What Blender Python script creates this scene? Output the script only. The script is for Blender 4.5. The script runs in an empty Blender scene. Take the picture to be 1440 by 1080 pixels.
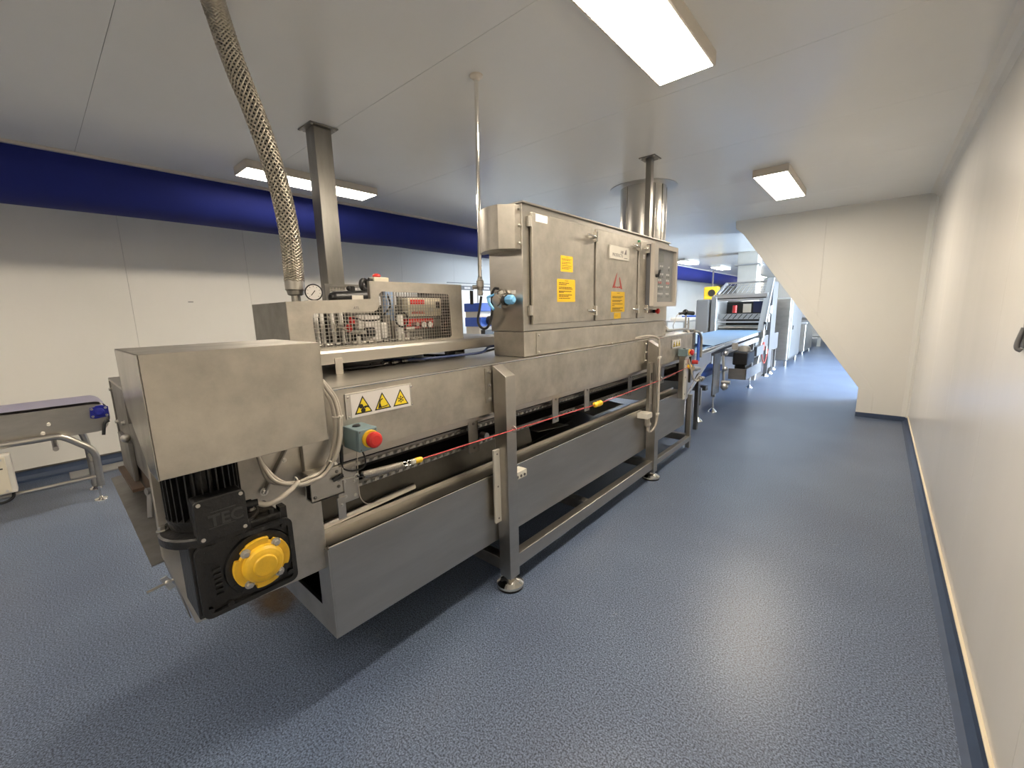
import bpy, math, random
from mathutils import Vector, Matrix
random.seed(7)
C = bpy.context.scene.collection
S = bpy.context.scene
PI = math.pi

# ---------------------------------------------------------------- camera
f_px, yaw, pitch, roll = 585.35, -0.7196149, -0.1715086, -0.0246316
cam_d = bpy.data.cameras.new('camera')
cam_d.sensor_width = 36.0
cam_d.lens = 36.0 * f_px / 1440.0
cam_d.clip_start = 0.05
cam_d.clip_end = 200
cam = bpy.data.objects.new('camera', cam_d)
C.objects.link(cam)
w = Vector((math.sin(yaw) * math.cos(pitch), math.cos(yaw) * math.cos(pitch), math.sin(pitch)))
r0 = Vector((math.cos(yaw), -math.sin(yaw), 0))
u0 = r0.cross(w)
rr = r0 * math.cos(roll) + u0 * math.sin(roll)
uu = -r0 * math.sin(roll) + u0 * math.cos(roll)
m = Matrix((rr, uu, -w)).transposed().to_4x4()
m.translation = Vector((0, 0, 1.5))
cam.matrix_world = m
S.camera = cam

# ---------------------------------------------------------------- world, light, exposure
S.view_settings.view_transform = 'Standard'
S.view_settings.look = 'None'
S.view_settings.gamma = 1
S.view_settings.use_curve_mapping = False
S.view_settings.exposure = 0.33
S.cycles.use_denoising = True
S.cycles.max_bounces = 10
S.cycles.diffuse_bounces = 6
S.cycles.glossy_bounces = 5
S.cycles.sample_clamp_indirect = 6
world = bpy.data.worlds.new('sky')
S.world = world
world.use_nodes = True
wn = world.node_tree.nodes['Background']
wn.inputs[0].default_value = (0.72, 0.86, 1.0, 1)
wn.inputs[1].default_value = 14.0
LAMP_COL = (1.0, 0.87, 0.70)
LAMP_STR = 46.0

# ---------------------------------------------------------------- materials
def mat(name, col, rough=0.5, metal=0.0, var=0.0, vscale=6.0, stretch=(1, 1, 1), bump=0.0, bscale=40.0,
        rvar=0.0, emit=None, estr=0.0, alpha=1.0, spec=0.5, col2=None):
    M = bpy.data.materials.new(name)
    M.use_nodes = True
    nt = M.node_tree
    N, L = nt.nodes, nt.links
    b = N['Principled BSDF']
    b.inputs['Base Color'].default_value = (*col, 1)
    b.inputs['Roughness'].default_value = rough
    b.inputs['Metallic'].default_value = metal
    b.inputs['Specular IOR Level'].default_value = spec
    if emit:
        b.inputs['Emission Color'].default_value = (*emit, 1)
        b.inputs['Emission Strength'].default_value = estr
    if alpha < 1:
        b.inputs['Alpha'].default_value = alpha
    if var or bump or rvar:
        tc = N.new('ShaderNodeTexCoord')
        mp = N.new('ShaderNodeMapping')
        mp.inputs['Scale'].default_value = stretch
        L.new(tc.outputs['Object'], mp.inputs[0])
    if var or rvar:
        n = N.new('ShaderNodeTexNoise')
        n.inputs['Scale'].default_value = vscale
        n.inputs['Detail'].default_value = 6
        n.inputs['Roughness'].default_value = 0.62
        L.new(mp.outputs[0], n.inputs['Vector'])
        r = N.new('ShaderNodeValToRGB')
        r.color_ramp.elements[0].position = 0.32
        r.color_ramp.elements[1].position = 0.68
        c2 = col2 or tuple(max(0, c * (1 - var)) for c in col)
        r.color_ramp.elements[0].color = (*c2, 1)
        r.color_ramp.elements[1].color = (*col, 1)
        L.new(n.outputs['Fac'], r.inputs[0])
        L.new(r.outputs[0], b.inputs['Base Color'])
        if rvar:
            mr = N.new('ShaderNodeMapRange')
            mr.inputs['From Min'].default_value = 0.3
            mr.inputs['From Max'].default_value = 0.7
            mr.inputs['To Min'].default_value = rough + rvar
            mr.inputs['To Max'].default_value = rough - rvar
            L.new(n.outputs['Fac'], mr.inputs[0])
            L.new(mr.outputs[0], b.inputs['Roughness'])
    if bump:
        n2 = N.new('ShaderNodeTexNoise')
        n2.inputs['Scale'].default_value = bscale
        n2.inputs['Detail'].default_value = 4
        L.new(mp.outputs[0], n2.inputs['Vector'])
        bp = N.new('ShaderNodeBump')
        bp.inputs['Strength'].default_value = bump
        bp.inputs['Distance'].default_value = 0.01
        L.new(n2.outputs['Fac'], bp.inputs['Height'])
        L.new(bp.outputs[0], b.inputs['Normal'])
    return M

def floor_material():
    M = bpy.data.materials.new('blue_speckled_resin')
    M.use_nodes = True
    N, L = M.node_tree.nodes, M.node_tree.links
    b = N['Principled BSDF']
    tc = N.new('ShaderNodeTexCoord')
    n1 = N.new('ShaderNodeTexNoise'); n1.inputs['Scale'].default_value = 150; n1.inputs['Detail'].default_value = 2
    n1.inputs['Roughness'].default_value = 0.7
    n2 = N.new('ShaderNodeTexNoise'); n2.inputs['Scale'].default_value = 1.6; n2.inputs['Detail'].default_value = 7
    n3 = N.new('ShaderNodeTexNoise'); n3.inputs['Scale'].default_value = 5; n3.inputs['Detail'].default_value = 8
    n3.inputs['Roughness'].default_value = 0.75
    for n in (n1, n2, n3):
        L.new(tc.outputs['Object'], n.inputs['Vector'])
    r1 = N.new('ShaderNodeValToRGB')
    e = r1.color_ramp.elements
    e[0].position = 0.38; e[0].color = (0.024, 0.038, 0.070, 1)
    e[1].position = 0.64; e[1].color = (0.200, 0.258, 0.385, 1)
    L.new(n1.outputs['Fac'], r1.inputs[0])
    r2 = N.new('ShaderNodeValToRGB')
    r2.color_ramp.elements[0].position = 0.3; r2.color_ramp.elements[0].color = (0.80, 0.80, 0.82, 1)
    r2.color_ramp.elements[1].position = 0.7; r2.color_ramp.elements[1].color = (1.05, 1.05, 1.02, 1)
    L.new(n2.outputs['Fac'], r2.inputs[0])
    mx = N.new('ShaderNodeMix'); mx.data_type = 'RGBA'; mx.blend_type = 'MULTIPLY'; mx.inputs[0].default_value = 1
    L.new(r1.outputs[0], mx.inputs[6]); L.new(r2.outputs[0], mx.inputs[7])
    r3 = N.new('ShaderNodeValToRGB')
    r3.color_ramp.elements[0].position = 0.64; r3.color_ramp.elements[0].color = (0, 0, 0, 1)
    r3.color_ramp.elements[1].position = 0.78; r3.color_ramp.elements[1].color = (0.45, 0.45, 0.45, 1)
    L.new(n3.outputs['Fac'], r3.inputs[0])
    m2 = N.new('ShaderNodeMix'); m2.data_type = 'RGBA'
    L.new(r3.outputs[0], m2.inputs[0]); L.new(mx.outputs[2], m2.inputs[6])
    m2.inputs[7].default_value = (0.42, 0.45, 0.5, 1)
    L.new(m2.outputs[2], b.inputs['Base Color'])
    b.inputs['Roughness'].default_value = 0.35
    bp = N.new('ShaderNodeBump'); bp.inputs['Strength'].default_value = 0.25; bp.inputs['Distance'].default_value = 0.002
    L.new(n1.outputs['Fac'], bp.inputs['Height']); L.new(bp.outputs[0], b.inputs['Normal'])
    return M

M = {}
M['floor'] = floor_material()
M['wall'] = mat('white_wall_panel', (0.80, 0.78, 0.725), 0.42, var=0.05, vscale=1.2, stretch=(1, 1, .4))
M['wall_gloss'] = mat('glossy_white_wall_panel', (0.80, 0.77, 0.71), 0.24, var=0.05, vscale=2.0, stretch=(1, 1, .15), bump=0.05, bscale=3)
M['ceil'] = mat('white_ceiling_panel', (0.82, 0.82, 0.80), 0.22, bump=0.03, bscale=2, var=0.04, vscale=1.0)
M['cove'] = mat('dark_blue_coving', (0.045, 0.07, 0.13), 0.5, var=0.2, vscale=9)
M['bead'] = mat('cream_sealant', (0.75, 0.66, 0.50), 0.5)
M['steel'] = mat('brushed_steel', (0.53, 0.505, 0.46), 0.34, 1.0, var=0.16, vscale=4, stretch=(1, 1, 3), rvar=0.02)
M['steelh'] = mat('brushed_steel_lengthwise', (0.54, 0.515, 0.47), 0.33, 1.0, var=0.16, vscale=3, stretch=(3, .5, 3), rvar=0.015)
M['steelmatte'] = mat('satin_stained_steel', (0.57, 0.535, 0.475), 0.44, 1.0, var=0.26, vscale=7, rvar=0.08, bump=0.03, bscale=70)
M['steeldark'] = mat('dull_or_shaded_steel', (0.27, 0.26, 0.245), 0.40, 1.0, var=0.25, vscale=8, rvar=0.06)  # dull parts, and end faces whose darker reflections are put into the colour
M['column'] = mat('column_steel', (0.34, 0.325, 0.30), 0.33, 1.0, var=0.25, vscale=6, stretch=(2, 2, .4))
M['chrome'] = mat('polished_steel', (0.78, 0.76, 0.72), 0.12, 1.0)
M['bolt'] = mat('bolt_steel', (0.62, 0.6, 0.56), 0.28, 1.0)
M['galv'] = mat('spiral_duct_steel', (0.66, 0.64, 0.60), 0.26, 1.0, var=0.12, vscale=3, stretch=(2, 2, .3))
M['black'] = mat('black_casting', (0.012, 0.012, 0.013), 0.45, 0.0, var=0.4, vscale=14, bump=0.35, bscale=60)
M['blackpl'] = mat('black_plastic', (0.015, 0.015, 0.016), 0.38)
M['belt'] = mat('black_mesh_belt', (0.012, 0.011, 0.010), 0.6)
M['inner'] = mat('shaded_inner_steel', (0.10, 0.095, 0.085), 0.42, 1.0, var=0.3, vscale=5)  # shade of the machine interior is put into this darker steel colour
M['yellow'] = mat('yellow_paint', (0.83, 0.50, 0.03), 0.38, var=0.25, vscale=18, bump=0.06, bscale=40)
M['yelpl'] = mat('yellow_plastic', (0.88, 0.56, 0.03), 0.4)
M['yelpaper'] = mat('yellow_notice', (0.68, 0.42, 0.012), 0.6)
M['signyel'] = mat('sign_yellow', (0.90, 0.70, 0.03), 0.45)
M['signblk'] = mat('sign_black', (0.02, 0.018, 0.012), 0.5)
M['white'] = mat('white_sign_face', (0.78, 0.75, 0.72), 0.35)
M['cream'] = mat('cream_plastic', (0.72, 0.66, 0.52), 0.45, var=0.06)
M['red'] = mat('red_plastic', (0.62, 0.03, 0.025), 0.32)
M['redfade'] = mat('faded_red_paint', (0.48, 0.07, 0.05), 0.6, var=0.4, vscale=60)
M['rope'] = mat('red_coated_rope', (0.55, 0.07, 0.07), 0.5)
M['greybox'] = mat('blue_grey_enclosure', (0.20, 0.285, 0.31), 0.45, var=0.08)
M['grey'] = mat('grey_plastic', (0.30, 0.30, 0.29), 0.5)
M['dkgrey'] = mat('dark_grey_panel', (0.12, 0.12, 0.125), 0.45)
M['cable'] = mat('grey_cable', (0.46, 0.42, 0.36), 0.45)
M['ltblue'] = mat('light_blue_plastic', (0.16, 0.42, 0.72), 0.35)
M['duct'] = mat('blue_textile', (0.003, 0.012, 0.16), 0.8, var=0.15, vscale=3, bump=0.3, bscale=2.5)
M['belt_lilac'] = mat('lilac_belt', (0.27, 0.26, 0.36), 0.6, bump=0.2, bscale=150)
M['bluebelt'] = mat('blue_conveyor_belt', (0.28, 0.48, 0.74), 0.38, var=0.08, vscale=3)
M['bluebrg'] = mat('blue_bearing_housing', (0.012, 0.016, 0.22), 0.35)
M['lamp'] = mat('lamp_diffuser', (1, 1, 1), 0.5, emit=LAMP_COL, estr=LAMP_STR)
M['lampbody'] = mat('white_lamp_body', (0.62, 0.57, 0.50), 0.45)
M['glass'] = mat('clear_window', (0.75, 0.78, 0.8), 0.05, alpha=0.18)
M['bluetint'] = mat('royal_blue_panel', (0.03, 0.10, 0.50), 0.4)
M['whitepl'] = mat('white_plastic_strip', (0.68, 0.65, 0.58), 0.4, var=0.06)
M['ltsteel'] = mat('bright_steel', (0.60, 0.60, 0.60), 0.42, 1.0, var=0.08, vscale=3)
M['greydoor'] = mat('grey_painted_door', (0.42, 0.41, 0.39), 0.4)
M['braid'] = mat('steel_braid', (0.42, 0.385, 0.32), 0.33, 1.0)
M['rust'] = mat('rusty_stain', (0.075, 0.045, 0.028), 0.6, var=0.5, vscale=10)
M['text'] = mat('print_black', (0.04, 0.035, 0.03), 0.6)
M['textgrey'] = mat('print_grey', (0.16, 0.15, 0.15), 0.6)
M['textbrown'] = mat('print_brown_on_yellow', (0.10, 0.06, 0.01), 0.6)

# ---------------------------------------------------------------- mesh builder
class B:
    def __init__(s):
        s.v = []; s.f = []; s.sm = []
    def add(s, vs, fs, smooth=False):
        o = len(s.v)
        s.v += [tuple(v) for v in vs]
        s.f += [tuple(i + o for i in f) for f in fs]
        s.sm += [smooth] * len(fs) if isinstance(smooth, bool) else smooth
        return s
    def box(s, x0, x1, y0, y1, z0, z1):
        x0, x1 = sorted((x0, x1)); y0, y1 = sorted((y0, y1)); z0, z1 = sorted((z0, z1))
        vs = [(x, y, z) for z in (z0, z1) for y in (y0, y1) for x in (x0, x1)]
        return s.add(vs, [(0, 2, 3, 1), (4, 5, 7, 6), (0, 1, 5, 4), (2, 6, 7, 3), (0, 4, 6, 2), (1, 3, 7, 5)])
    def bar(s, p, q, wd, ht, up=(0, 0, 1)):
        p, q = Vector(p), Vector(q); d = (q - p).normalized(); up = Vector(up)
        if abs(d.dot(up)) > .98: up = Vector((0, 1, 0))
        a = d.cross(up).normalized() * wd / 2; b = a.cross(d).normalized() * ht / 2
        vs = [e + i * a + j * b for e in (p, q) for i, j in ((-1, -1), (1, -1), (1, 1), (-1, 1))]
        return s.add(vs, [(3, 2, 1, 0), (4, 5, 6, 7), (0, 1, 5, 4), (1, 2, 6, 5), (2, 3, 7, 6), (3, 0, 4, 7)])
    def prism(s, poly, axis, a, b):
        # poly: list of 2D points; axis x -> (y,z), y -> (x,z), z -> (x,y)
        def P(u, v, t):
            return (t, u, v) if axis == 'x' else (u, t, v) if axis == 'y' else (u, v, t)
        n = len(poly)
        ar = sum(poly[i][0] * poly[(i + 1) % n][1] - poly[(i + 1) % n][0] * poly[i][1] for i in range(n))
        if ar < 0: poly = poly[::-1]
        lo, hi = (min(a, b), max(a, b)) if axis != 'y' else (max(a, b), min(a, b))
        vs = [P(u, v, lo) for u, v in poly] + [P(u, v, hi) for u, v in poly]
        fs = [tuple(range(n - 1, -1, -1)), tuple(range(n, 2 * n))] + [(i, (i + 1) % n, n + (i + 1) % n, n + i) for i in range(n)]
        return s.add(vs, fs)
    def lathe(s, o, d, prof, n=24, smooth=True, squash=None):
        # prof: list of (t along d, radius); closed with caps
        o, d = Vector(o), Vector(d).normalized()
        h = Vector((0, 0, 1)) if abs(d.z) < .9 else Vector((1, 0, 0))
        a = d.cross(h).normalized(); b = d.cross(a)
        for k in range(len(prof) - 1):
            (t0, ra), (t1, rb) = prof[k], prof[k + 1]
            vs = []
            for t, r in ((t0, ra), (t1, rb)):
                for i in range(n):
                    an = 2 * PI * i / n
                    vs.append(o + d * t + (a * math.cos(an) + b * math.sin(an)) * max(r, 1e-5))
            s.add(vs, [(i, n + i, n + (i + 1) % n, (i + 1) % n) for i in range(n)], smooth)
        for (t, r), flip in ((prof[0], False), (prof[-1], True)):
            if r > 1e-4:
                vs = [o + d * t + (a * math.cos(2 * PI * i / n) + b * math.sin(2 * PI * i / n)) * r for i in range(n)]
                s.add(vs, [tuple(range(n)) if not flip else tuple(range(n - 1, -1, -1))])
        return s
    def cyl(s, p, q, r, r1=None, n=20):
        p, q = Vector(p), Vector(q)
        return s.lathe(p, q - p, [(0, r), ((q - p).length, r if r1 is None else r1)], n)
    def ball(s, c, r, n=16, sz=1.0):
        k = n // 2
        return s.lathe(Vector(c) - Vector((0, 0, r * sz)), (0, 0, 1),
                       [(r * sz * (1 - math.cos(PI * i / k)), r * math.sin(PI * i / k)) for i in range(k + 1)], n)
    def tube(s, pts, r, n=10, spline=True, sub=8, rfun=None):
        P = [Vector(p) for p in pts]
        if spline and len(P) > 2:
            Q = []
            E = [2 * P[0] - P[1]] + P + [2 * P[-1] - P[-2]]
            for i in range(1, len(E) - 2):
                for j in range(sub):
                    t = j / sub
                    a, b, c, d = E[i - 1], E[i], E[i + 1], E[i + 2]
                    Q.append(.5 * ((2 * b) + (-a + c) * t + (2 * a - 5 * b + 4 * c - d) * t * t + (-a + 3 * b - 3 * c + d) * t ** 3))
            Q.append(P[-1]); P = Q
        T = [(P[min(i + 1, len(P) - 1)] - P[max(i - 1, 0)]).normalized() for i in range(len(P))]
        h = Vector((0, 0, 1)) if abs(T[0].z) < .9 else Vector((1, 0, 0))
        a = T[0].cross(h).normalized()
        vs = []
        for i, p in enumerate(P):
            a = (a - T[i] * a.dot(T[i])).normalized(); b = T[i].cross(a)
            for k in range(n):
                an = 2 * PI * k / n
                ra = r if rfun is None else rfun(i, k)
                vs.append(p + (a * math.cos(an) + b * math.sin(an)) * ra)
        fs = [(i * n + k, i * n + (k + 1) % n, (i + 1) * n + (k + 1) % n, (i + 1) * n + k) for i in range(len(P) - 1) for k in range(n)]
        s.add(vs, fs, True)
        s.add(vs[:n], [tuple(range(n - 1, -1, -1))]); s.add(vs[-n:], [tuple(range(n))])
        return s
    def ring(s, c, d, R, r, n=24, k=8):
        c, d = Vector(c), Vector(d).normalized()
        h = Vector((0, 0, 1)) if abs(d.z) < .9 else Vector((1, 0, 0))
        a = d.cross(h).normalized(); b = d.cross(a)
        vs = []
        for i in range(n):
            e = a * math.cos(2 * PI * i / n) + b * math.sin(2 * PI * i / n)
            for j in range(k):
                vs.append(c + e * (R + r * math.cos(2 * PI * j / k)) + d * r * math.sin(2 * PI * j / k))
        return s.add(vs, [(i * k + j, ((i + 1) % n) * k + j, ((i + 1) % n) * k + (j + 1) % k, i * k + (j + 1) % k) for i in range(n) for j in range(k)], True)
    def hexhead(s, c, d, r=.008, h=.006):
        s.lathe(c, d, [(0, r), (h, r), (h * 1.2, r * .8)], 6, False)
        return s.lathe(c, d, [(-.001, r * 1.45), (.0015, r * 1.45)], 14)

class Thing:
    pass
def rootloc(parent):
    o = parent
    while o is not None:
        if 'org' in ORG.get(o.name, {}): return ORG[o.name]['org']
        o = o.parent
    return Vector((0, 0, 0))
ORG = {}
def obj(name, b, m, parent=None, bevel=0.0, label=None, org=None, **kw):
    me = bpy.data.meshes.new(name)
    o3 = rootloc(parent) if parent else (Vector(org) if org else Vector((0, 0, 0)))
    me.from_pydata([tuple(Vector(v) - o3) for v in b.v], [], b.f)
    me.polygons.foreach_set('use_smooth', b.sm)
    me.materials.append(M[m] if isinstance(m, str) else m)
    me.update()
    ob = bpy.data.objects.new(name, me)
    C.objects.link(ob)
    if parent: ob.parent = parent
    else:
        ob.location = o3
        ORG[ob.name] = {'org': o3}
    if bevel:
        bv = ob.modifiers.new('bevel', 'BEVEL'); bv.width = bevel; bv.segments = 2; bv.limit_method = 'ANGLE'; bv.angle_limit = math.radians(40)
    if label: ob['label'] = label
    for k, v in kw.items(): ob[k] = v
    return ob
def thing(name, label, cat, org, group=None):
    e = bpy.data.objects.new(name, None)
    e.empty_display_size = .05
    C.objects.link(e)
    e.location = org
    ORG[e.name] = {'org': Vector(org)}
    e['label'] = label; e['category'] = cat
    if group: e['group'] = group
    return e
def single(name, b, m, label, cat, org, group=None, bevel=0.0):
    o = obj(name, b, m, None, bevel, label, org); o['category'] = cat
    if group: o['group'] = group
    return o
def struct(name, b, m, parent=None, bevel=0.0):
    o = obj(name, b, m, parent, bevel)
    if not parent: o['kind'] = 'structure'
    return o
def bx(*a): return B().box(*a)

def rrect(u0, u1, v0, v1, r, n=5):
    P = []
    for cu, cv, a0 in ((u1 - r, v1 - r, 0), (u0 + r, v1 - r, 90), (u0 + r, v0 + r, 180), (u1 - r, v0 + r, 270)):
        for i in range(n + 1):
            a = math.radians(a0 + 90 * i / n)
            P.append((cu + r * math.cos(a), cv + r * math.sin(a)))
    return P
def plate_mesh(loops, thick):
    cu = bpy.data.curves.new('tmp', 'CURVE'); cu.dimensions = '2D'; cu.fill_mode = 'BOTH'; cu.extrude = thick / 2
    for lp in loops:
        sp = cu.splines.new('POLY'); sp.points.add(len(lp) - 1); sp.use_cyclic_u = True
        for i, (u, v) in enumerate(lp): sp.points[i].co = (u, v, 0, 1)
    o = bpy.data.objects.new('tmp', cu); C.objects.link(o)
    bpy.context.view_layer.update()
    ev = o.evaluated_get(bpy.context.evaluated_depsgraph_get())
    me = ev.to_mesh()
    vs = [tuple(v.co) for v in me.vertices]; fs = [tuple(p.vertices) for p in me.polygons]
    ev.to_mesh_clear(); bpy.data.objects.remove(o)
    return vs, fs
def plate_x(b, x, loops, thick):       # plate in the (y,z) plane, facing +x
    vs, fs = plate_mesh(loops, thick)
    return b.add([(x + w_, u, v) for u, v, w_ in vs], fs)
def text(b, s, org, ux, uy, size, depth=.0006, align='LEFT', bold=0.0):
    cu = bpy.data.curves.new('tmp', 'FONT'); cu.body = s; cu.size = size; cu.extrude = depth; cu.align_x = align; cu.offset = bold
    o = bpy.data.objects.new('tmp', cu); C.objects.link(o)
    bpy.context.view_layer.update()
    ev = o.evaluated_get(bpy.context.evaluated_depsgraph_get()); me = ev.to_mesh()
    ux, uy = Vector(ux), Vector(uy); un = ux.cross(uy); og = Vector(org)
    b.add([og + ux * v.co.x + uy * v.co.y + un * v.co.z for v in me.vertices], [tuple(p.vertices) for p in me.polygons])
    ev.to_mesh_clear(); bpy.data.objects.remove(o)
    return b
YZ = ((0, 1, 0), (0, 0, 1))            # lettering on a face that looks towards +x
def polyline(b, x, pts, wd, closed=False):
    n = len(pts)
    for i in range(n if closed else n - 1):
        p, q = pts[i], pts[(i + 1) % n]
        b.bar((x, *p), (x, *q), .0008, wd, up=(1, 0, 0)) if False else b.bar((x, *p), (x, *q), wd, .0008, up=(1, 0, 0))
    return b

# ================================================================= SETTING
XL, XR, YF, YB, ZC = -6.1, 0.40, -5.0, 23.0, 2.75
XFR = 3.2
YP = 7.16
struct('floor', bx(XL - .3, XFR + .3, YF - .3, YB + .3, -.1, 0), 'floor')
ceiling = struct('ceiling', bx(XL - .3, XFR + .3, YF - .3, YB + .3, ZC + .004, ZC + .15), 'grey')
y = 0.41 - 1.14 * 5
while y < YB:
    obj('panel', bx(XL, XFR, y + .0011, y + 1.1389, ZC, ZC + .02), 'ceil', ceiling)
    y += 1.14
wl = struct('wall_left', bx(XL - .25, XL - .012, YF, YB, 0, ZC + .02), 'dkgrey')
y = .764 - 1.155 * 5
while y < YB:
    obj('panel', bx(XL - .02, XL, max(y + .0012, YF), min(y + 1.1538, YB), .02, ZC), 'wall', wl)
    y += 1.155
wr = struct('wall_right', bx(XR + .012, XR + .15, YF, YP + .9, 0, ZC + .02), 'dkgrey')
y = 1.05 - 1.155 * 5.5
while y < YP + .9:
    obj('panel', bx(XR, XR + .02, max(y + .0006, YF), min(y + 1.1544, YP + .9), .02, ZC), 'wall_gloss', wr)
    y += 1.155
struct('wall_front', bx(XL, XR, YF - .15, YF, 0, ZC), 'wall')
struct('wall_back', bx(XL, XFR, YB, YB + .15, 0, ZC), 'wall')
# wall with the daylight window, hidden round the corner
b = B()
b.box(XFR, XFR + .15, YP + .9, 9.0, 0, ZC); b.box(XFR, XFR + .15, 14.0, YB, 0, ZC)
b.box(XFR, XFR + .15, 9.0, 14.0, 0, .5); b.box(XFR, XFR + .15, 9.0, 14.0, 2.5, ZC)
struct('wall_side', b, 'wall')
struct('wall_return', bx(XR + .15, XFR + .15, YP + .75, YP + .9, 0, ZC), 'wall')
win = struct('window_1', bx(XFR + .04, XFR + .08, 9.0, 14.0, .5, .56), 'lampbody')
for yy in (9.0, 10.64, 12.3, 13.94):
    obj('mullion', bx(XFR + .04, XFR + .08, yy, yy + .06, .56, 2.44), 'lampbody', win)
obj('head_rail', bx(XFR + .04, XFR + .08, 9.0, 14.0, 2.44, 2.5), 'lampbody', win)
por = bpy.data.lights.new('daylight', 'AREA'); por.shape = 'RECTANGLE'; por.size = 5.0; por.size_y = 2.0
por.energy = 2400; por.color = (.70, .84, 1.0)
po = bpy.data.objects.new('daylight', por); C.objects.link(po)
po.location = (XFR + .35, 11.5, 1.5); po.rotation_euler = (0, math.radians(90), 0)
# sloped enclosure (underside of a stair) at the end of the right wall
prof = [(-1.743, ZC), (-1.736, 2.645), (-1.625, 2.546), (-.116, .39), (-.116, 0), (XR + .01, 0), (XR + .01, ZC)]
ws = struct('wall_sloped', B().prism(prof, 'y', YP + .012, YP + 1.3), 'wall')
obj('panel', B().prism([(-1.743, ZC), (-1.736, 2.645), (-1.625, 2.546), (-.64, 1.14), (-.64, ZC)], 'y', YP, YP + .013), 'wall', ws)
obj('panel', B().prism([(-.637, 1.135), (-.116, .39), (-.116, 0), (XR, 0), (XR, ZC), (-.637, ZC)], 'y', YP, YP + .013), 'wall', ws)
obj('edge_flashing', B().prism([(-1.625, 2.546), (-.116, .39), (.045, .368), (-1.50, 2.585)], 'y', YP - .006, YP + .002), 'wall', ws, .002)
obj('edge_flashing', B().prism([(-.116, .39), (-.116, .03), (.045, .03), (.045, .368)], 'y', YP - .004, YP + .002), 'wall', ws, .002)
# coved corners
def cove(name, pts, ax, a, c, m):
    struct(name, B().prism(pts, ax, a, c), m)
struct('trim_1', B().prism([(XR + .002, ZC + .002), (XR + .002, ZC - .075), (XR - .02, ZC - .035), (XR - .045, ZC - .012), (XR - .085, ZC + .002)], 'y', YF, YP), 'wall_gloss')
struct('trim_2', B().prism([(XR + .002, YP + .002), (XR + .002, YP - .07), (XR - .02, YP - .02), (XR - .07, YP + .002)], 'z', .05, ZC), 'wall')
struct('baseboard_right', B().prism([(XR + .002, .075), (XR - .008, .072), (XR - .014, .04), (XR - .035, .012), (XR - .06, -.002), (XR + .002, -.002)], 'y', YF, YP), 'cove')
struct('trim_3', bx(XR - .012, XR + .002, YF, YP, .074, .083), 'bead', bevel=.003)
struct('baseboard_sloped', bx(-.116, XR, YP - .02, YP + .01, -.002, .06), 'cove')
struct('baseboard_left', B().prism([(XL - .002, .10), (XL + .008, .098), (XL + .014, .05), (XL + .035, .015), (XL + .07, -.002), (XL - .002, -.002)], 'y', YF, YB), 'cove')
struct('trim_4', bx(XL, XL + .018, YF, YB, .098, .112), 'steeldark')

# blue fabric air duct along the ceiling
xc, rd = -5.0, .355
def duct_piece(y0, y1):
    b = B(); n = 20; seg = max(2, int((y1 - y0) / .35)); vs = []
    for j in range(seg + 1):
        yy = y0 + (y1 - y0) * j / seg
        for i in range(n + 1):
            a = PI * i / n
            k = 1 + .012 * math.sin(yy * 2.3 + i * .8) + (.02 if j in (0, seg) else 0) * -1
            vs.append((xc + rd * math.cos(a) * k, yy, ZC - rd * math.sin(a) * k))
    fs = [(j * (n + 1) + i, j * (n + 1) + i + 1, (j + 1) * (n + 1) + i + 1, (j + 1) * (n + 1) + i) for j in range(seg) for i in range(n)]
    b.add(vs, fs, True)
    b.add(vs[:n + 1], [tuple(range(n + 1))]); b.add(vs[-n - 1:], [tuple(range(n, -1, -1))])
    return b
t = thing('fabric_air_duct', 'long royal blue fabric air duct running under the ceiling along the left wall', 'duct', (xc, YF + .02, ZC))
ys = [YF + .02, 3.4, 11.5, YB - .02]
for a, c in zip(ys, ys[1:]): obj('fabric_section', duct_piece(a, c), 'duct', t)
obj('ceiling_track', bx(xc + rd - .005, xc + rd + .03, YF + .02, YB - .02, ZC - .022, ZC), 'lampbody', t, .003)

# ceiling lamps
def lamp(x, y, label, wd=.29, ln=1.17):
    t = thing('ceiling_lamp', label, 'lamp', (x, y, ZC), 'rectangular surface lamps on the ceiling')
    z1, z0 = ZC, ZC - .065
    obj('lamp_body', bx(x - wd / 2, x + wd / 2, y - ln / 2, y + ln / 2, z0 + .001, z1), 'lampbody', t, .003)
    obj('diffuser', bx(x - wd / 2 + .012, x + wd / 2 - .012, y - ln / 2 + .012, y + ln / 2 - .012, z0, z0 + .004), 'lamp', t)
lamp(-.875, 1.85, 'large bright lamp at the top edge of the photo, nearest to the right wall')
lamp(-.875, 5.25, 'bright ceiling lamp in front of the sloped white enclosure')
lamp(-4.05, 1.90, 'lamp above the left side, crossed by the braided hose and the square column')
lamp(-4.05, 11.9, 'far ceiling lamp just right of the control cabinet, nearest of the small distant three')
lamp(-3.9, 14.6, 'middle one of the three small distant ceiling lamps')
lamp(-3.9, 20.4, 'most distant ceiling lamp, behind the forming machine')
for yy in (-1.55,): 
    lamp(-.875, yy, 'ceiling lamp behind the photographer near the right wall')
    lamp(-4.05, yy, 'ceiling lamp behind the photographer near the blue duct')
lamp(-4.05, 5.3, 'ceiling lamp hidden behind the control cabinet')
lamp(-.2, 10.5, 'ceiling lamp beyond the sloped white enclosure')

# ================================================================= COOLING TUNNEL
HX = -1.47      # hood side face
FX = -2.60      # far side
T = thing('cooling_tunnel', 'long stainless steel tunnel conveyor with open side slot, drip trough and square posts', 'conveyor', (-2.0, 2.5, 0))
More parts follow.
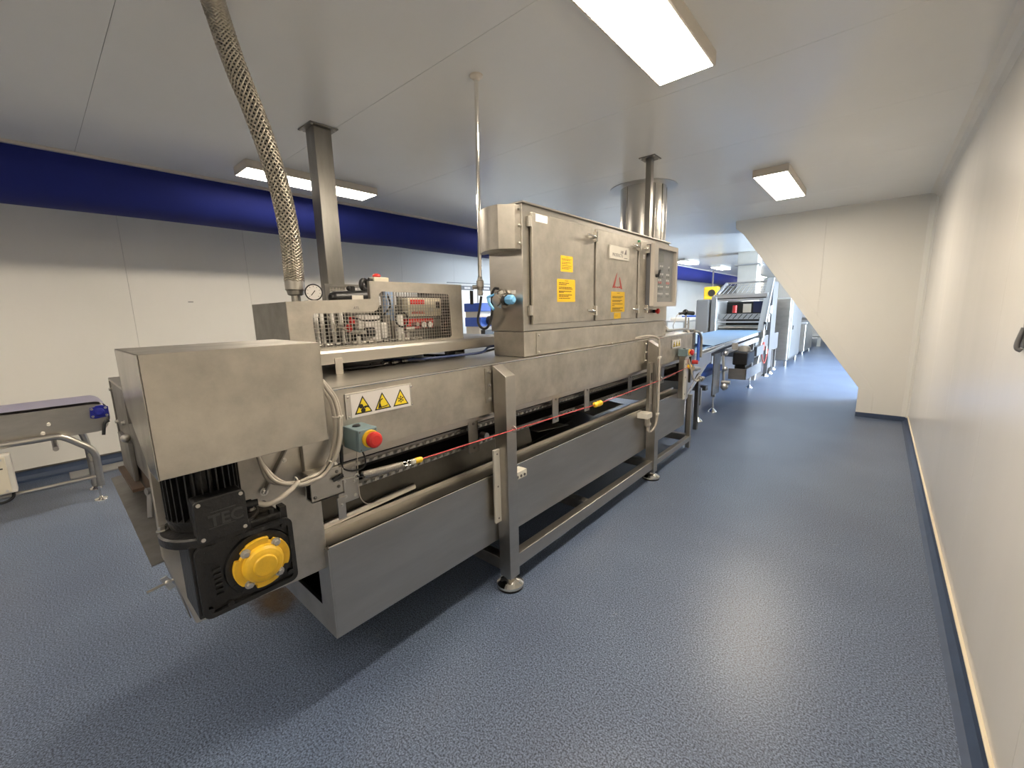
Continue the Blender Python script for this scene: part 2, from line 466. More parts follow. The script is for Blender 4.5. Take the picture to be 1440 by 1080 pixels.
# hood: sheet side with inward lip, top sheet
obj('side_panel', B().box(HX - .012, HX, .60, 4.62, .985, 1.237), 'steelmatte', T, .002)
obj('inner_skirt', bx(HX - .05, HX - .04, .62, 4.6, .955, 1.05), 'steelh', T)
obj('far_side_panel', bx(FX, FX + .012, .2, 4.62, .60, 1.237), 'steeldark', T)  # far skirt added in dark steel to keep the open slot dim
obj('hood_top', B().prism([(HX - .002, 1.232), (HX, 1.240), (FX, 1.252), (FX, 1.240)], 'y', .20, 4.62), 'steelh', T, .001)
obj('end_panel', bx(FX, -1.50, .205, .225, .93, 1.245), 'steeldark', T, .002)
obj('end_panel', bx(FX, -1.50, .215, .23, .80, .93), 'rust', T)
obj('hood_lip', bx(HX - .006, HX + .005, .60, 4.62, 1.233, 1.244), 'chrome', T, .004)
obj('end_panel', bx(FX, HX, 4.60, 4.62, .70, 1.245), 'steeldark', T, .002)
# side plate that carries the gearbox
b = B(); b.prism([(.615, .562), (.617, 1.06), (.60, 1.2), (.16, 1.2), (.155, .83), (.205, .582), (.51, .564)], 'x', -1.50, -1.488)
obj('drive_side_plate', b, 'steelmatte', T, .004)
obj('stiffener_plate', bx(-1.488, -1.465, .56, .655, .96, 1.20), 'steel', T, .004)
obj('brace_strap', B().bar((-1.478, .535, 1.10), (-1.478, .428, .93), .006, .028, up=(1, 0, 0)), 'steeldark', T, .002)
obj('bolt', B().hexhead((-1.475, .43, .935), (1, 0, 0), .009, .008), 'bolt', T)
obj('bolt', B().hexhead((-1.486, .505, 1.02), (1, 0, 0), .006, .006), 'bolt', T)
# posts
def foot(par, x, y):
    b = B(); b.lathe((x, y, 0), (0, 0, 1), [(0.006, .070), (.014, .077), (.024, .075), (.040, .055), (.052, .026), (.085, .020)], 28)
    obj('foot', b, 'chrome', par)
    obj('foot_pad', B().lathe((x, y, 0), (0, 0, 1), [(0, .073), (.008, .075)], 28), 'blackpl', par)
def post(y0, y1, ztop=1.235, x0=-1.37, x1=-1.447, zb=.066, lab=None):
    s = 1 if x0 > x1 else -1
    b = B(); b.prism([(x0, zb), (x0, ztop - .052), (x1 - .012 * s, ztop), (x1, zb)], 'y', y0, y1)
    p = obj('post', b, 'steelh', T, .002)
    if lab: p['label'] = lab
    foot(p, (x0 + x1) / 2, (y0 + y1) / 2)
    return p
PY = [(1.515, 1.590), (3.43, 3.507)]
for i, (a, c) in enumerate(PY):
    p = post(a, c)
    xx = -1.468
    obj('bracket_plate', bx(HX, HX + .005, a - .045, a + .005, 1.045, 1.225), 'steel', p, .001)
    for z in (1.205, 1.135, 1.062):
        obj('bolt', B().hexhead((HX + .005, a - .018, z), (1, 0, 0), .0075, .009), 'bolt', p)
    post(a, c, x0=FX - .09, x1=FX - .013)
# white strips, clips and rope eye on the posts
def strip(y, z0, z1, x=-1.435, wd=.05):
    o = obj('plastic_strip', bx(x - .014, x, y - wd / 2, y + wd / 2, z0, z1), 'whitepl', T, .003)
    for k in (.06, .5, .94):
        obj('screw', B().cyl((x, y, z0 + (z1 - z0) * k), (x + .0015, y, z0 + (z1 - z0) * k), .005, n=12), 'steeldark', o)
strip(1.495, .395, .80, x=-1.425, wd=.045)
c = obj('sensor_block', bx(-1.462, -1.40, 1.60, 1.705, .597, .640), 'whitepl', T, .003)
for k in (1.625, 1.655, 1.685): obj('bolt', B().cyl((-1.4, k, .612), (-1.398, k, .612), .008, n=14), 'steeldark', c)
# second post fittings
o = obj('guide_rail', bx(-1.43, -1.40, 3.36, 3.42, .62, 1.05), 'steel', T, .002)
obj('slot', bx(-1.4002, -1.399, 3.372, 3.405, .90, .965), 'inner', o)
for z in (.84, .70): obj('screw', B().cyl((-1.40, 3.388, z), (-1.396, 3.388, z), .008, n=12), 'bolt', o)
c = obj('sensor_block', bx(-1.46, -1.37, 3.26, 3.36, .590, .635), 'whitepl', T, .003)
b = B(); b.cyl((-1.40, 3.33, .59), (-1.40, 3.33, .54), .022); b.ball((-1.40, 3.34, .53), .028); b.cyl((-1.40, 3.345, .52), (-1.40, 3.35, .47), .015)
obj('sensor', b, 'cable', T)
obj('conduit', B().tube([(-1.50, 3.27, 1.262), (-1.42, 3.31, 1.278), (-1.375, 3.40, 1.262), (-1.362, 3.44, 1.20), (-1.36, 3.45, .9), (-1.36, 3.45, .62), (-1.37, 3.43, .50), (-1.39, 3.39, .455), (-1.40, 3.355, .46)], .009, 10), 'cable', T)
for z in (1.09, .60): obj('pipe_clip', bx(-1.372, -1.348, 3.435, 3.465, z - .01, z + .01), 'whitepl', T, .003)
# third post, short, carries the far emergency stop
o = obj('end_post', bx(-1.46, -1.40, 4.20, 4.31, .60, 1.06), 'steel', T, .003)
s2 = obj('plastic_strip', bx(-1.40, -1.388, 4.16, 4.23, .60, .99), 'whitepl', T, .003)
for z in (.65, .82, .95): obj('screw', B().cyl((-1.388, 4.19, z), (-1.386, 4.19, z), .008, n=12), 'steeldark', s2)
obj('end_hanger', bx(-1.55, -1.50, 4.62, 4.80, .70, 1.265), 'steeldark', T, .003)
obj('end_arm', B().tube([(-1.50, 3.93, 1.290), (-1.50, 4.40, 1.282), (-1.50, 4.50, 1.275), (-1.495, 4.56, 1.24), (-1.485, 4.58, 1.18), (-1.485, 4.58, 1.05)], .013, 10), 'steel', T)
obj('end_arm', B().tube([(-1.47, 4.66, 1.245), (-1.46, 4.76, 1.235), (-1.455, 4.84, 1.18), (-1.455, 4.86, 1.10), (-1.455, 4.86, .95)], .014, 10), 'steel', T)
obj('end_guard', bx(-1.50, -1.485, 4.86, 4.93, .90, 1.20), 'bluetint', T, .002, label='blue end guard')
# base frame
b = B(); b.box(-1.44, -1.385, 1.59, 3.43, .095, .175)
obj('base_rail', b, 'steelh', T, .003)
obj('base_rail', bx(-1.44, -1.395, 3.507, 4.48, .10, .150), 'steelh', T, .003)
obj('base_rail', bx(FX - .08, FX - .02, 1.59, 4.48, .095, .175), 'steelh', T, .003)
for yy in (1.52, 3.44, 4.43):
    obj('cross_rail', bx(FX - .02, -1.447, yy, yy + .06, .095, .165), 'steelh', T, .003)
obj('cross_rail', bx(FX - .02, -1.447, 2.4, 2.46, .095, .165), 'steelh', T, .003)
obj('corner_upright', bx(-1.44, -1.40, 4.44, 4.48, .02, .60), 'steelh', T, .002)
obj('corner_upright', bx(FX - .05, FX - .01, 4.44, 4.48, .0, .60), 'steelh', T, .002)
# drip trough: outer wall with flange, open frame at the near end
TX = -1.46
tr = obj('drip_trough', bx(TX - .008, TX, .612, 4.42, .272, .652), 'steelh', T, .001)
obj('trough_flange', B().prism([(TX - .009, .651), (TX - .125, .646), (TX - .125, .640), (TX - .009, .645)], 'y', .615, 4.42), 'steelh', tr)
obj('trough_edge', bx(TX - .135, TX - .125, .63, 4.42, .640, .664), 'steel', tr, .001)
obj('trough_lip', bx(TX - .009, TX + .003, .610, 4.42, .649, .657), 'chrome', tr, .003)
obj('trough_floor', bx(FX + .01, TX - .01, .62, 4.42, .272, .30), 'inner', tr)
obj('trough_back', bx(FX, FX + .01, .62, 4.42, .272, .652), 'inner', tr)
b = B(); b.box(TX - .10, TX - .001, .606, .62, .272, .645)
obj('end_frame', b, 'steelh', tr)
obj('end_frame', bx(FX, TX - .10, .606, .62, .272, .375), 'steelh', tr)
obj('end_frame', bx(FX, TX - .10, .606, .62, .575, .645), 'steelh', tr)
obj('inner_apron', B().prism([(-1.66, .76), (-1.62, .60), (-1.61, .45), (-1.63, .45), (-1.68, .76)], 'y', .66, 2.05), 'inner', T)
# inner tilted sheets seen through the slot
def sheet(pts, th=.003):
    b = B(); v = [Vector(p) for p in pts]; n = (v[1] - v[0]).cross(v[2] - v[0]).normalized() * th
    k = len(v)
    return b.add(v + [p - n for p in v], [tuple(range(k)), tuple(range(2 * k - 1, k - 1, -1))] + [(i, i + k, (i + 1) % k + k, (i + 1) % k) for i in range(k)])
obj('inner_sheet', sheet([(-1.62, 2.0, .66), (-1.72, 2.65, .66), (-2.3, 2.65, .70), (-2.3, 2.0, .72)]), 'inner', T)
obj('inner_sheet', sheet([(-1.66, 2.15, .70), (-1.66, 2.52, .665), (-2.1, 2.52, .665), (-2.1, 2.15, .70)]), 'steel', T)
obj('inner_sheet', sheet([(-1.60, 2.78, .69), (-1.60, 3.28, .69), (-1.95, 3.28, .72), (-1.95, 2.78, .74)]), 'ltsteel', T, label='bright loose sheet inside the slot')
# chains with links
LINK = None
def chain(x, y0, y1, z, name='chain'):
    global LINK
    ch = obj(name, bx(x - .022, x - .014, y0, y1, z - .014, z + .014), 'steeldark', T)
    yy = y0
    while yy < y1 - .02:
        if LINK is None:
            b = B(); b.box(x - .014, x - .006, yy + .003, yy + .030, z - .009, z + .003)
            b.cyl((x - .012, yy + .010, z - .002), (x + .002, yy + .010, z - .002), .0055, n=8)
            l = obj('link', b, 'steel', ch); LINK = (l, Vector((x, yy, z)))
        else:
            l = LINK[0].copy(); C.objects.link(l); l.parent = ch
            l.location = Vector((x, yy, z)) - LINK[1]
        yy += .04
chain(-1.58, .72, 4.5, .893)
chain(-1.58, .72, 4.5, .800)
obj('mesh_belt', bx(-2.48, -1.60, .45, 4.5, .885, .90), 'belt', T)
obj('mesh_belt', bx(-2.48, -1.60, .45, 4.5, .79, .805), 'belt', T)
obj('belt_core', bx(-2.40, -1.75, .5, 4.5, .805, .885), 'belt', T)
obj('chain_guard', bx(-1.60, -1.545, .66, 4.55, .930, .96), 'steelh', T, .002)
for yy in (1.445, 2.19, 2.585, 3.285, 4.0):
    h = obj('hanger', B().box(-1.548, -1.542, yy - .035, yy + .035, .775, .985).box(-1.57, -1.542, yy + .026, yy + .035, .775, .985), 'steel', T, .001)
    for z in (.93, .80): obj('bolt', B().cyl((-1.542, yy, z), (-1.539, yy, z), .007, n=12), 'steeldark', h)
obj('roller_bolt', B().cyl((-1.57, 1.53, .845), (-1.53, 1.53, .845), .018, n=16), 'bolt', T)
obj('belt_shaft', B().cyl((-2.5, .52, .70), (-1.49, .52, .70), .022, n=16), 'steeldark', T)
obj('belt_shaft', B().cyl((-1.60, .60, .668), (-1.605, 1.1, .690), .015, n=16), 'steel', T)
# spring bracket at the drive end
o = obj('rope_bracket', B().box(-1.425, -1.418, .555, .672, .862, .962).box(-1.468, -1.418, .555, .672, .862, .868).box(-1.468, -1.418, .55, .66, .962, .968).box(-1.468, -1.462, .555, .672, .862, .962), 'steel', T, .001)
obj('bracket_end', B().box(-1.455, -1.412, .668, .673, .865, .958), 'steel', o, .001)
for (yy, zz) in ((.566, .880), (.650, .950), (.653, .918), (.652, .893)):
    obj('bolt', B().hexhead((-1.418, yy, zz), (1, 0, 0), .0045, .005), 'steeldark', o)
obj('switch_lever', B().bar((-1.408, .63, .925), (-1.408, .668, .932), .006, .012), 'blackpl', o)
o = obj('end_bracket', B().box(-1.472, -1.462, .668, .748, .80, .95), 'steel', T, .002)
for (yy, zz) in ((.695, .935), (.735, .925), (.695, .885), (.735, .875), (.695, .825), (.735, .818)):
    obj('bolt', B().hexhead((-1.462, yy, zz), (1, 0, 0), .005, .004), 'bolt', o)
o = obj('lower_tab', bx(-1.462, -1.456, .66, .69, .745, .83), 'steel', T, .001)
obj('bolt', B().hexhead((-1.456, .675, .80), (1, 0, 0), .005, .004), 'bolt', o)
# shelf and little parts on the end of the machine
obj('end_shelf', sheet([(-1.49, .13, .815), (-1.49, .20, .822), (-2.6, .235, .80), (-2.6, .147, .79)], .004), 'steeldark', T)
obj('end_block', bx(-2.50, -2.2, .19, .206, .86, 1.02), 'steeldark', T, .003)
obj('end_flange', bx(-2.5, -2.1, .17, .205, .85, .862), 'rust', T, .001)
obj('end_block', bx(-2.60, -2.54, .205, .225, .80, 1.02), 'steeldark', T, .003)
for (xx, zz) in ((-2.58, 1.20), (-2.58, 1.05), (-2.35, 1.08)): obj('bolt', B().hexhead((xx, .206, zz), (0, -1, 0), .008, .010), 'bolt', T)
obj('cable_gland', B().ball((-2.25, .19, 1.035), .016), 'bolt', T)
obj('clamp_lever', B().cyl((-1.53, .185, 1.02), (-1.52, .150, 1.022), .011).bar((-1.52, .158, 1.025), (-1.49, .146, .955), .013, .010), 'dkgrey', T, .003)
b = B(); b.cyl((-1.50, .20, .748), (-1.49, .11, .742), .004, n=8); b.bar((-1.495, .15, .765), (-1.49, .165, .725), .004, .016); b.ball((-1.495, .158, .747), .009)
obj('wing_nut', b, 'bolt', T)
obj('rear_plate', sheet([(-1.52, .17, .82), (-1.52, .20, .59), (-2.4, .22, .60), (-2.4, .20, .80)]), 'steeldark', T)

# ---------------------------------------------------------------- motor guard box
G = thing('motor_guard', 'plain stained steel box cover over the gear motor at the near end of the tunnel', 'cover', (-1.37, .34, 1.2))
x0, x1, y0, y1 = -1.20, -1.545, .142, .538
obj('front_sheet', bx(x0 - .003, x0, y0, y1, 1.139, 1.428), 'steelmatte', G, .002)
obj('top_sheet', bx(x1, x0 - .002, y0, y1, 1.425, 1.428), 'steelmatte', G, .001)
b = B(); b.prism([(x0, 1.139), (x0, 1.428), (x1, 1.428), (x1, 1.30), (-1.49, 1.245), (-1.30, 1.139)], 'y', y0, y0 + .003)
obj('end_sheet', b, 'chrome', G).data.materials[0] = mat('reflection_streaked_steel', (.56, .54, .52), .24, 1.0, var=.35, vscale=9, stretch=(1, 1, .4), bump=.5, bscale=5)  # streaks in the colour stand in for reflections on the end sheet
b = B(); b.prism([(x0, 1.15), (x0, 1.428), (x1, 1.428), (x1, 1.22)], 'y', y1 - .003, y1)
obj('end_sheet', b, 'steelmatte', G)
obj('back_sheet', bx(x1, x1 + .003, y0, y1, 1.22, 1.425), 'steeldark', G)
obj('mounting_bracket', bx(-1.53, -1.49, .45, .52, 1.10, 1.30), 'steeldark', G)

# ---------------------------------------------------------------- gear motor
G = thing('gear_motor', 'black gear motor with finned body and yellow cover hanging under the steel box', 'motor', (-1.3, .30, .75))
Rz = None
mx_, my_ = -1.335, .245
b = B(); b.cyl((mx_, my_, .985), (mx_, my_, 1.26), .066, n=32)
obj('motor_core', b, 'black', G)
for k in range(32):
    a = 2 * PI * k / 32
    if -.45 < math.atan2(math.sin(a - .2), math.cos(a - .2)) < .0: pass
    obj('cooling_fin', B().bar((mx_ + .074 * math.cos(a), my_ + .074 * math.sin(a), .995), (mx_ + .074 * math.cos(a), my_ + .074 * math.sin(a), 1.25), .0035, .022, up=(math.cos(a), math.sin(a), 0)), 'black', G)
obj('motor_end_ring', B().lathe((mx_, my_, .965), (0, 0, 1), [(0, .080), (.03, .086), (.034, .07)], 36), 'black', G)
fl = obj('motor_flange', B().lathe((mx_ + .01, my_ + .005, .935), (0, 0, 1), [(0, .108), (.004, .113), (.024, .113), (.028, .108), (.028, .085)], 44), 'black', G)
for k in range(4):
    a = PI / 4 + k * PI / 2 + .5
    obj('bolt', B().hexhead((mx_ + .01 + .098 * math.cos(a), my_ + .098 * math.sin(a), .963), (0, 0, 1), .009, .01), 'bolt', fl)
# terminal box
tb = obj('terminal_box', bx(-1.265, -1.215, .198, .305, .955, 1.062), 'black', G, .006)
b = B(); b.prism(rrect(.196, .307, .953, 1.064, .012), 'x', -1.215, -1.205)
obj('terminal_box_lid', b, 'black', tb, .0025)
for (yy, zz) in ((.206, 1.054), (.297, 1.054), (.206, .963), (.297, .963)):
    obj('screw', B().cyl((-1.205, yy, zz), (-1.2025, yy, zz), .0048, n=14), 'bolt', tb)
b = B(); text(b, 'TEC', (-1.205, .222, .990), *YZ, .042, .0012, bold=.0008)
polyline(b, -1.2045, [(.228, 1.027), (.283, 1.027)], .0022); polyline(b, -1.2045, [(.221, .986), (.278, .986)], .0022)
b2 = B(); b2.v = b.v; b2.f = b.f; b2.sm = b.sm
obj('embossed_letters', b2, mat('embossed_casting', (.035, .035, .036), .35), tb)
# gearbox
b = B(); b.prism(rrect(.19, .405, .752, .935, .018), 'x', -1.36, -1.225)
gb = obj('gearbox', b, 'black', G, .004)
b = B()
plate_x(b, -1.220, [rrect(.184, .413, .745, .940, .02), rrect(.196, .401, .757, .928, .014)], .014)
obj('rim', b, 'black', gb, .002)
for k in range(6):
    obj('rib', bx(-1.226, -1.217, .218, .234, .795 + k * .014, .800 + k * .014), 'black', gb, .001)
for k in range(7):
    obj('rib', bx(-1.35, -1.24, .183, .192, .77 + k * .022, .775 + k * .022), 'black', gb, .001)
obj('bearing_boss', B().lathe((-1.228, .326, .842), (1, 0, 0), [(0, .088), (.010, .084)], 40), 'black', gb)
for (yy, zz) in ((.20, .92), (.392, .92), (.20, .765), (.395, .775), (.262, .80), (.245, .76), (.388, .865)):
    obj('screw', B().cyl((-1.225, yy, zz), (-1.214, yy, zz), .0075, n=10), 'black', gb)
# side face of the gearbox with inset plate
obj('side_flange', bx(-1.365, -1.23, .178, .192, .745, .945), 'black', gb, .003)
obj('gearbox_top', bx(-1.36, -1.235, .30, .395, .935, .955), 'black', gb, .004)
obj('breather_plug', B().cyl((-1.25, .375, .955), (-1.25, .375, .968), .008).box(-1.27, -1.24, .395, .412, .925, .965), 'black', gb)
# yellow cover: four-eared cap with dome
yc, zc = .326, .842
N = 160; loop = []
for i in range(N):
    a = 2 * PI * i / N
    ear = max(0, math.cos(2 * (a - math.radians(38)) * 1.0)) if False else 0
    rads = .0695
    dg = math.degrees(a)
    for ea in (50, 130, 230, 310):
        d = (dg - ea + 180) % 360 - 180
        if 9 < d < 22: rads = .0595
        elif abs(d) <= 9: rads = .067
    loop.append((yc + rads * math.cos(a), zc + rads * math.sin(a)))
b = B(); b.prism(loop, 'x', -1.218, -1.205)
yv = obj('yellow_cover', b, 'yellow', gb, .0025, label='yellow four-lobed bearing cover')
b = B()
b.lathe((-1.206, yc, zc), (1, 0, 0), [(0, .052), (.010, .050), (.016, .044), (.019, .036), (.020, .030), (.024, .028), (.025, .026)], 48)
bb = b
obj('cover_dome', bb, 'yellow', gb)
for ea in (50, 130, 230, 310):
    a = math.radians(ea)
    obj('cover_bolt', B().hexhead((-1.205, yc + .058 * math.cos(a), zc + .058 * math.sin(a)), (1, 0, 0), .0085, .009), 'bolt', gb)
b = B(); b.cyl((-1.25, .325, 1.0), (-1.245, .345, 1.0), .010, n=8); b.cyl((-1.25, .305, 1.0), (-1.25, .33, 1.0), .013, n=8)
obj('cable_gland', b, 'black', G)
obj('supply_cable', B().tube([(-1.247, .34, 1.0), (-1.245, .365, .985), (-1.28, .41, .975), (-1.35, .47, .965), (-1.40, .51, .962)], .0075, 10), 'cable', G)

# ---------------------------------------------------------------- cable bundle
G = thing('cable_bundle', 'bundle of grey cables looping down beside the steel motor cover', 'cable', (-1.43, .6, .95))
for k, (dx, dr) in enumerate(((0, 0), (.012, -.012), (-.006, -.02))):
    pts = [(-1.46 + dx, .62, 1.315), (-1.435 + dx, .655 + dr, 1.26), (-1.425 + dx, .68 + dr, 1.20), (-1.42 + dx, .683 + dr, 1.10), (-1.415 + dx, .655 + dr, 1.01), (-1.41 + dx, .60 + dr * .3, .955 - dr * .6), (-1.40 + dx, .545, .946 - dr * .8), (-1.40 + dx, .50, .955 - dr * .3), (-1.42 + dx * .5, .455 - .01 * k, .985), (-1.45, .42, 1.06), (-1.46, .41, 1.16)]
    obj('cable', B().tube(pts, .0062, 10), 'cable', G)
for (yy, zz, d) in ((.672, 1.15, (0, 0, 1)), (.637, .99, (0, .6, .8)), (.51, .957, (0, 1, 0))):
    obj('cable_tie', B().ring((-1.415, yy, zz), d, .017, .003, 16, 6).box(-1.405, -1.39, yy - .004, yy + .004, zz - .004, zz + .004), 'whitepl', G)
single('black_lead', B().cyl((-1.455, .693, 1.03), (-1.455, .69, .965), .0065).tube([(-1.455, .69, .965), (-1.45, .692, .94), (-1.44, .72, .925), (-1.43, .76, .93), (-1.43, .77, .96), (-1.43, .752, 1.02)], .003, 8).cyl((-1.455, .693, 1.03), (-1.455, .693, 1.06), .003),
       'blackpl', 'thin black lead with plug hanging between grey cables and emergency stop', 'cable', (-1.45, .7, .95))
single('earth_wire', B().tube([(-1.452, .752, 1.0), (-1.452, .745, .86), (-1.452, .75, .80), (-1.455, .78, .765), (-1.455, .84, .75)], .002, 8), 'cable', 'thin loose wire hanging below the near emergency stop', 'cable', (-1.45, .75, .8))

# ---------------------------------------------------------------- warning signs
def snowflake(b, x, y, z, r):
    for k in range(3):
        a = PI / 6 + k * PI / 3
        dy, dz = r * math.cos(a), r * math.sin(a)
        polyline(b, x, [(y - dy, z - dz), (y + dy, z + dz)], r * .16)
        for s in (-1, 1):
            for off in (.55,):
                py, pz = y + s * dy * off, z + s * dz * off
                for q in (PI / 4, -PI / 4):
                    aa = a + (0 if s > 0 else PI) + q
                    polyline(b, x, [(py, pz), (py + r * .35 * math.cos(aa), pz + r * .35 * math.sin(aa))], r * .13)
def warn_sign(x, y0, y1, z0, z1, label, org):
    t = thing('warning_sign', label, 'sign', org)
    bk = obj('backing_plate', bx(x, x + .006, y0, y1, z0, z1), 'bolt', t, .002)
    W = y1 - y0; H = z1 - z0
    obj('sign_face', bx(x + .006, x + .0075, y0 + W * .07, y1 - W * .035, z0 + .004, z1 - .006), 'white', t)
    for yy in (y0 + W * .035, y1 - W * .012):
        for zz in (z0 + .01, z1 - .012): obj('screw', B().lathe((x + .0055, yy, zz), (1, 0, 0), [(0, .005), (.003, .005), (.004, .002)], 12), 'chrome', t)
    hw = W * .125; hh = H * .70
    for k in range(3):
        yc = y0 + W * (.235 + .285 * k); zb = z0 + H * .14
        tri = [(yc - hw, zb), (yc + hw, zb), (yc, zb + hh)]
        tt = obj('warning_triangle', B().prism(tri, 'x', x + .0075, x + .0082), 'signblk', t)
        i_ = .80; cz = zb + hh * .36
        tr2 = [(yc + (u - yc) * i_, cz + (v - cz) * i_) for u, v in tri]
        obj('yellow_field', B().prism(tr2, 'x', x + .0082, x + .0087), 'signyel', tt)
        xs = x + .0090; s = hw
        b = B()
        if k == 0:   # hand drawn into rollers
            b.lathe((x + .0085, yc - s * .25, zb + hh * .42), (1, 0, 0), [(0, s * .24), (.0008, s * .24)], 10)
            b.lathe((x + .0085, yc - s * .05, zb + hh * .17), (1, 0, 0), [(0, s * .26), (.0008, s * .26)], 10)
            polyline(b, xs, [(yc - s * .1, zb + hh * .33), (yc + s * .35, zb + hh * .37), (yc + s * .62, zb + hh * .30)], s * .15)
            polyline(b, xs, [(yc + s * .15, zb + hh * .28), (yc + s * .35, zb + hh * .34)], s * .10)
        elif k == 1:  # bent arm over an edge
            b.prism([(yc - s * .60, zb + hh * .10), (yc - s * .18, zb + hh * .10), (yc - s * .28, zb + hh * .34), (yc - s * .42, zb + hh * .42)], 'x', x + .0085, x + .0093)
            polyline(b, xs, [(yc - s * .38, zb + hh * .38), (yc - s * .26, zb + hh * .56), (yc + s * .02, zb + hh * .62)], s * .11)
            polyline(b, xs, [(yc - s * .2, zb + hh * .14), (yc + s * .45, zb + hh * .17), (yc + s * .55, zb + hh * .22)], s * .09)
        else:
            snowflake(b, xs, yc, zb + hh * .37, s * .40)
        obj('pictogram', b, 'signblk', tt)
warn_sign(HX, .729, 1.024, 1.116, 1.214, 'white sign with three yellow hazard triangles beside the near emergency stop', (HX, .88, 1.116))
warn_sign(HX, 4.0, 4.24, 1.115, 1.20, 'small white sign with yellow hazard triangles at the far end of the tunnel', (HX, 4.1, 1.115))

# ---------------------------------------------------------------- emergency stops
def estop(x, y0, y1, z0, z1, label, dep=.11):
    t = thing('emergency_stop', label, 'emergency stop', (x, (y0 + y1) / 2, z0))
    xf = x + dep
    o = obj('enclosure', bx(x, xf - .012, y0, y1, z0, z1), 'greybox', t, .004)
    obj('enclosure_lid', bx(xf - .011, xf, y0, y1, z0, z1), 'greybox', t, .004)
    yc, zc = (y0 + y1) / 2 + .008, (z0 + z1) / 2 + .002
    obj('collar', B().lathe((xf, yc, zc), (1, 0, 0), [(0, .033), (.004, .033), (.006, .030)], 32), 'yelpl', t)
    obj('push_button', B().lathe((xf + .004, yc, zc), (1, 0, 0), [(0, .014), (.014, .016), (.016, .029), (.026, .030), (.034, .026), (.038, .018), (.039, .004)], 32), 'red', t)
    obj('cable_plug', B().lathe((x + .045, yc - .015, z1), (0, 0, 1), [(0, .016), (.004, .016), (.007, .010)], 6), 'blackpl', t)
    for (a, c_) in ((.008, .008), (.008, -.008 + z1 - z0), (y1 - y0 - .008, .008), (y1 - y0 - .008, z1 - z0 - .008)):
        obj('screw', B().cyl((xf, y0 + a, z0 + c_), (xf + .001, y0 + a, z0 + c_), .003, n=10), 'dkgrey', t)
    obj('cable_gland', B().cyl((x + .06, yc, z0), (x + .06, yc, z0 - .016), .009), 'cable', t)
estop(HX, .712, .790, 1.014, 1.096, 'grey-blue box with large red emergency button below the near warning sign')
estop(-1.46, 4.16, 4.26, 1.03, 1.10, 'small grey box with red emergency button on the far end post', .09)

# ---------------------------------------------------------------- trip rope with spring
G = thing('trip_rope', 'taut red pull rope with steel spring running along the side of the tunnel', 'rope', (-1.405, 2.3, .9))
b = B(); pts = []
sp0, sp1 = (.738, .912), (.912, .900)
turns = 34; n = turns * 10
for i in range(n + 1):
    tt = i / n; a = 2 * PI * turns * tt
    pts.append((-1.40 + .0125 * math.cos(a), sp0[0] + (sp1[0] - sp0[0]) * tt, sp0[1] + (sp1[1] - sp0[1]) * tt + .0125 * math.sin(a)))
b.tube(pts, .0024, 6, spline=False)
obj('spring', b, 'steel', G)
obj('eye_bolt', B().cyl((-1.415, .66, .915), (-1.40, .705, .916), .003).ring((-1.40, .714, .915), (1, 0, 0), .009, .0028, 16), 'bolt', G)
obj('spring_hook', B().ring((-1.40, .729, .912), (0, 0, 1), .009, .0026, 16), 'blackpl', G)
obj('shackle', B().ring((-1.40, .925, .900), (.5, 0, 1), .011, .003, 18).ring((-1.40, .944, .8985), (1, 0, .3), .010, .003, 18), 'chrome', G)
obj('rope_clamp', B().box(-1.409, -1.391, .953, .975, .890, .908), 'whitepl', G, .003)
obj('rope_sleeve', B().lathe((-1.40, .972, .898), (0, 1, -.04), [(0, .009), (.005, .012), (.03, .0125), (.036, .010), (.040, .004)], 18), 'yelpl', G)
b = B(); b.tube([(-1.40, 1.0, .8975), (-1.362, 1.56, .902), (-1.36, 2.4, .880), (-1.36, 3.46, .893), (-1.385, 4.26, .915)], .0028, 8, spline=False)
obj('rope', b, 'rope', G)
obj('rope_grip', B().lathe((-1.36, 2.37, .881), (0, 1, 0), [(0, .010), (.01, .019), (.035, .016), (.055, .020), (.085, .018), (.095, .008)], 18), 'yelpl', G)
for yy in (1.553, 3.47): obj('eye_ring', B().cyl((-1.372, yy, .905), (-1.366, yy, .905), .004).ring((-1.355, yy, .908), (0, 1, 0), .015, .0028, 18), 'bolt', G)
obj('rope_sleeve', B().lathe((-1.385, 4.26, .915), (0, 1, .1), [(0, .01), (.01, .02), (.05, .02), (.06, .01)], 16), 'yelpl', G)
obj('switch_body', B().cyl((-1.36, 4.30, .90), (-1.36, 4.42, .88), .025).cyl((-1.36, 4.42, .88), (-1.355, 4.50, .875), .018), 'steel', G)
obj('reset_knob', B().cyl((-1.385, 4.36, .955), (-1.33, 4.37, .955), .020), 'red', G)
obj('sensor_cable', B().tube([(-1.38, 4.24, 1.0), (-1.35, 4.23, .90), (-1.34, 4.28, .80), (-1.34, 4.38, .76), (-1.34, 4.46, .765)], .008, 8), 'cable', G)
obj('sensor', B().cyl((-1.34, 4.45, .765), (-1.34, 4.60, .76), .020).cyl((-1.34, 4.50, .765), (-1.34, 4.54, .764), .03, n=6), 'steel', G)

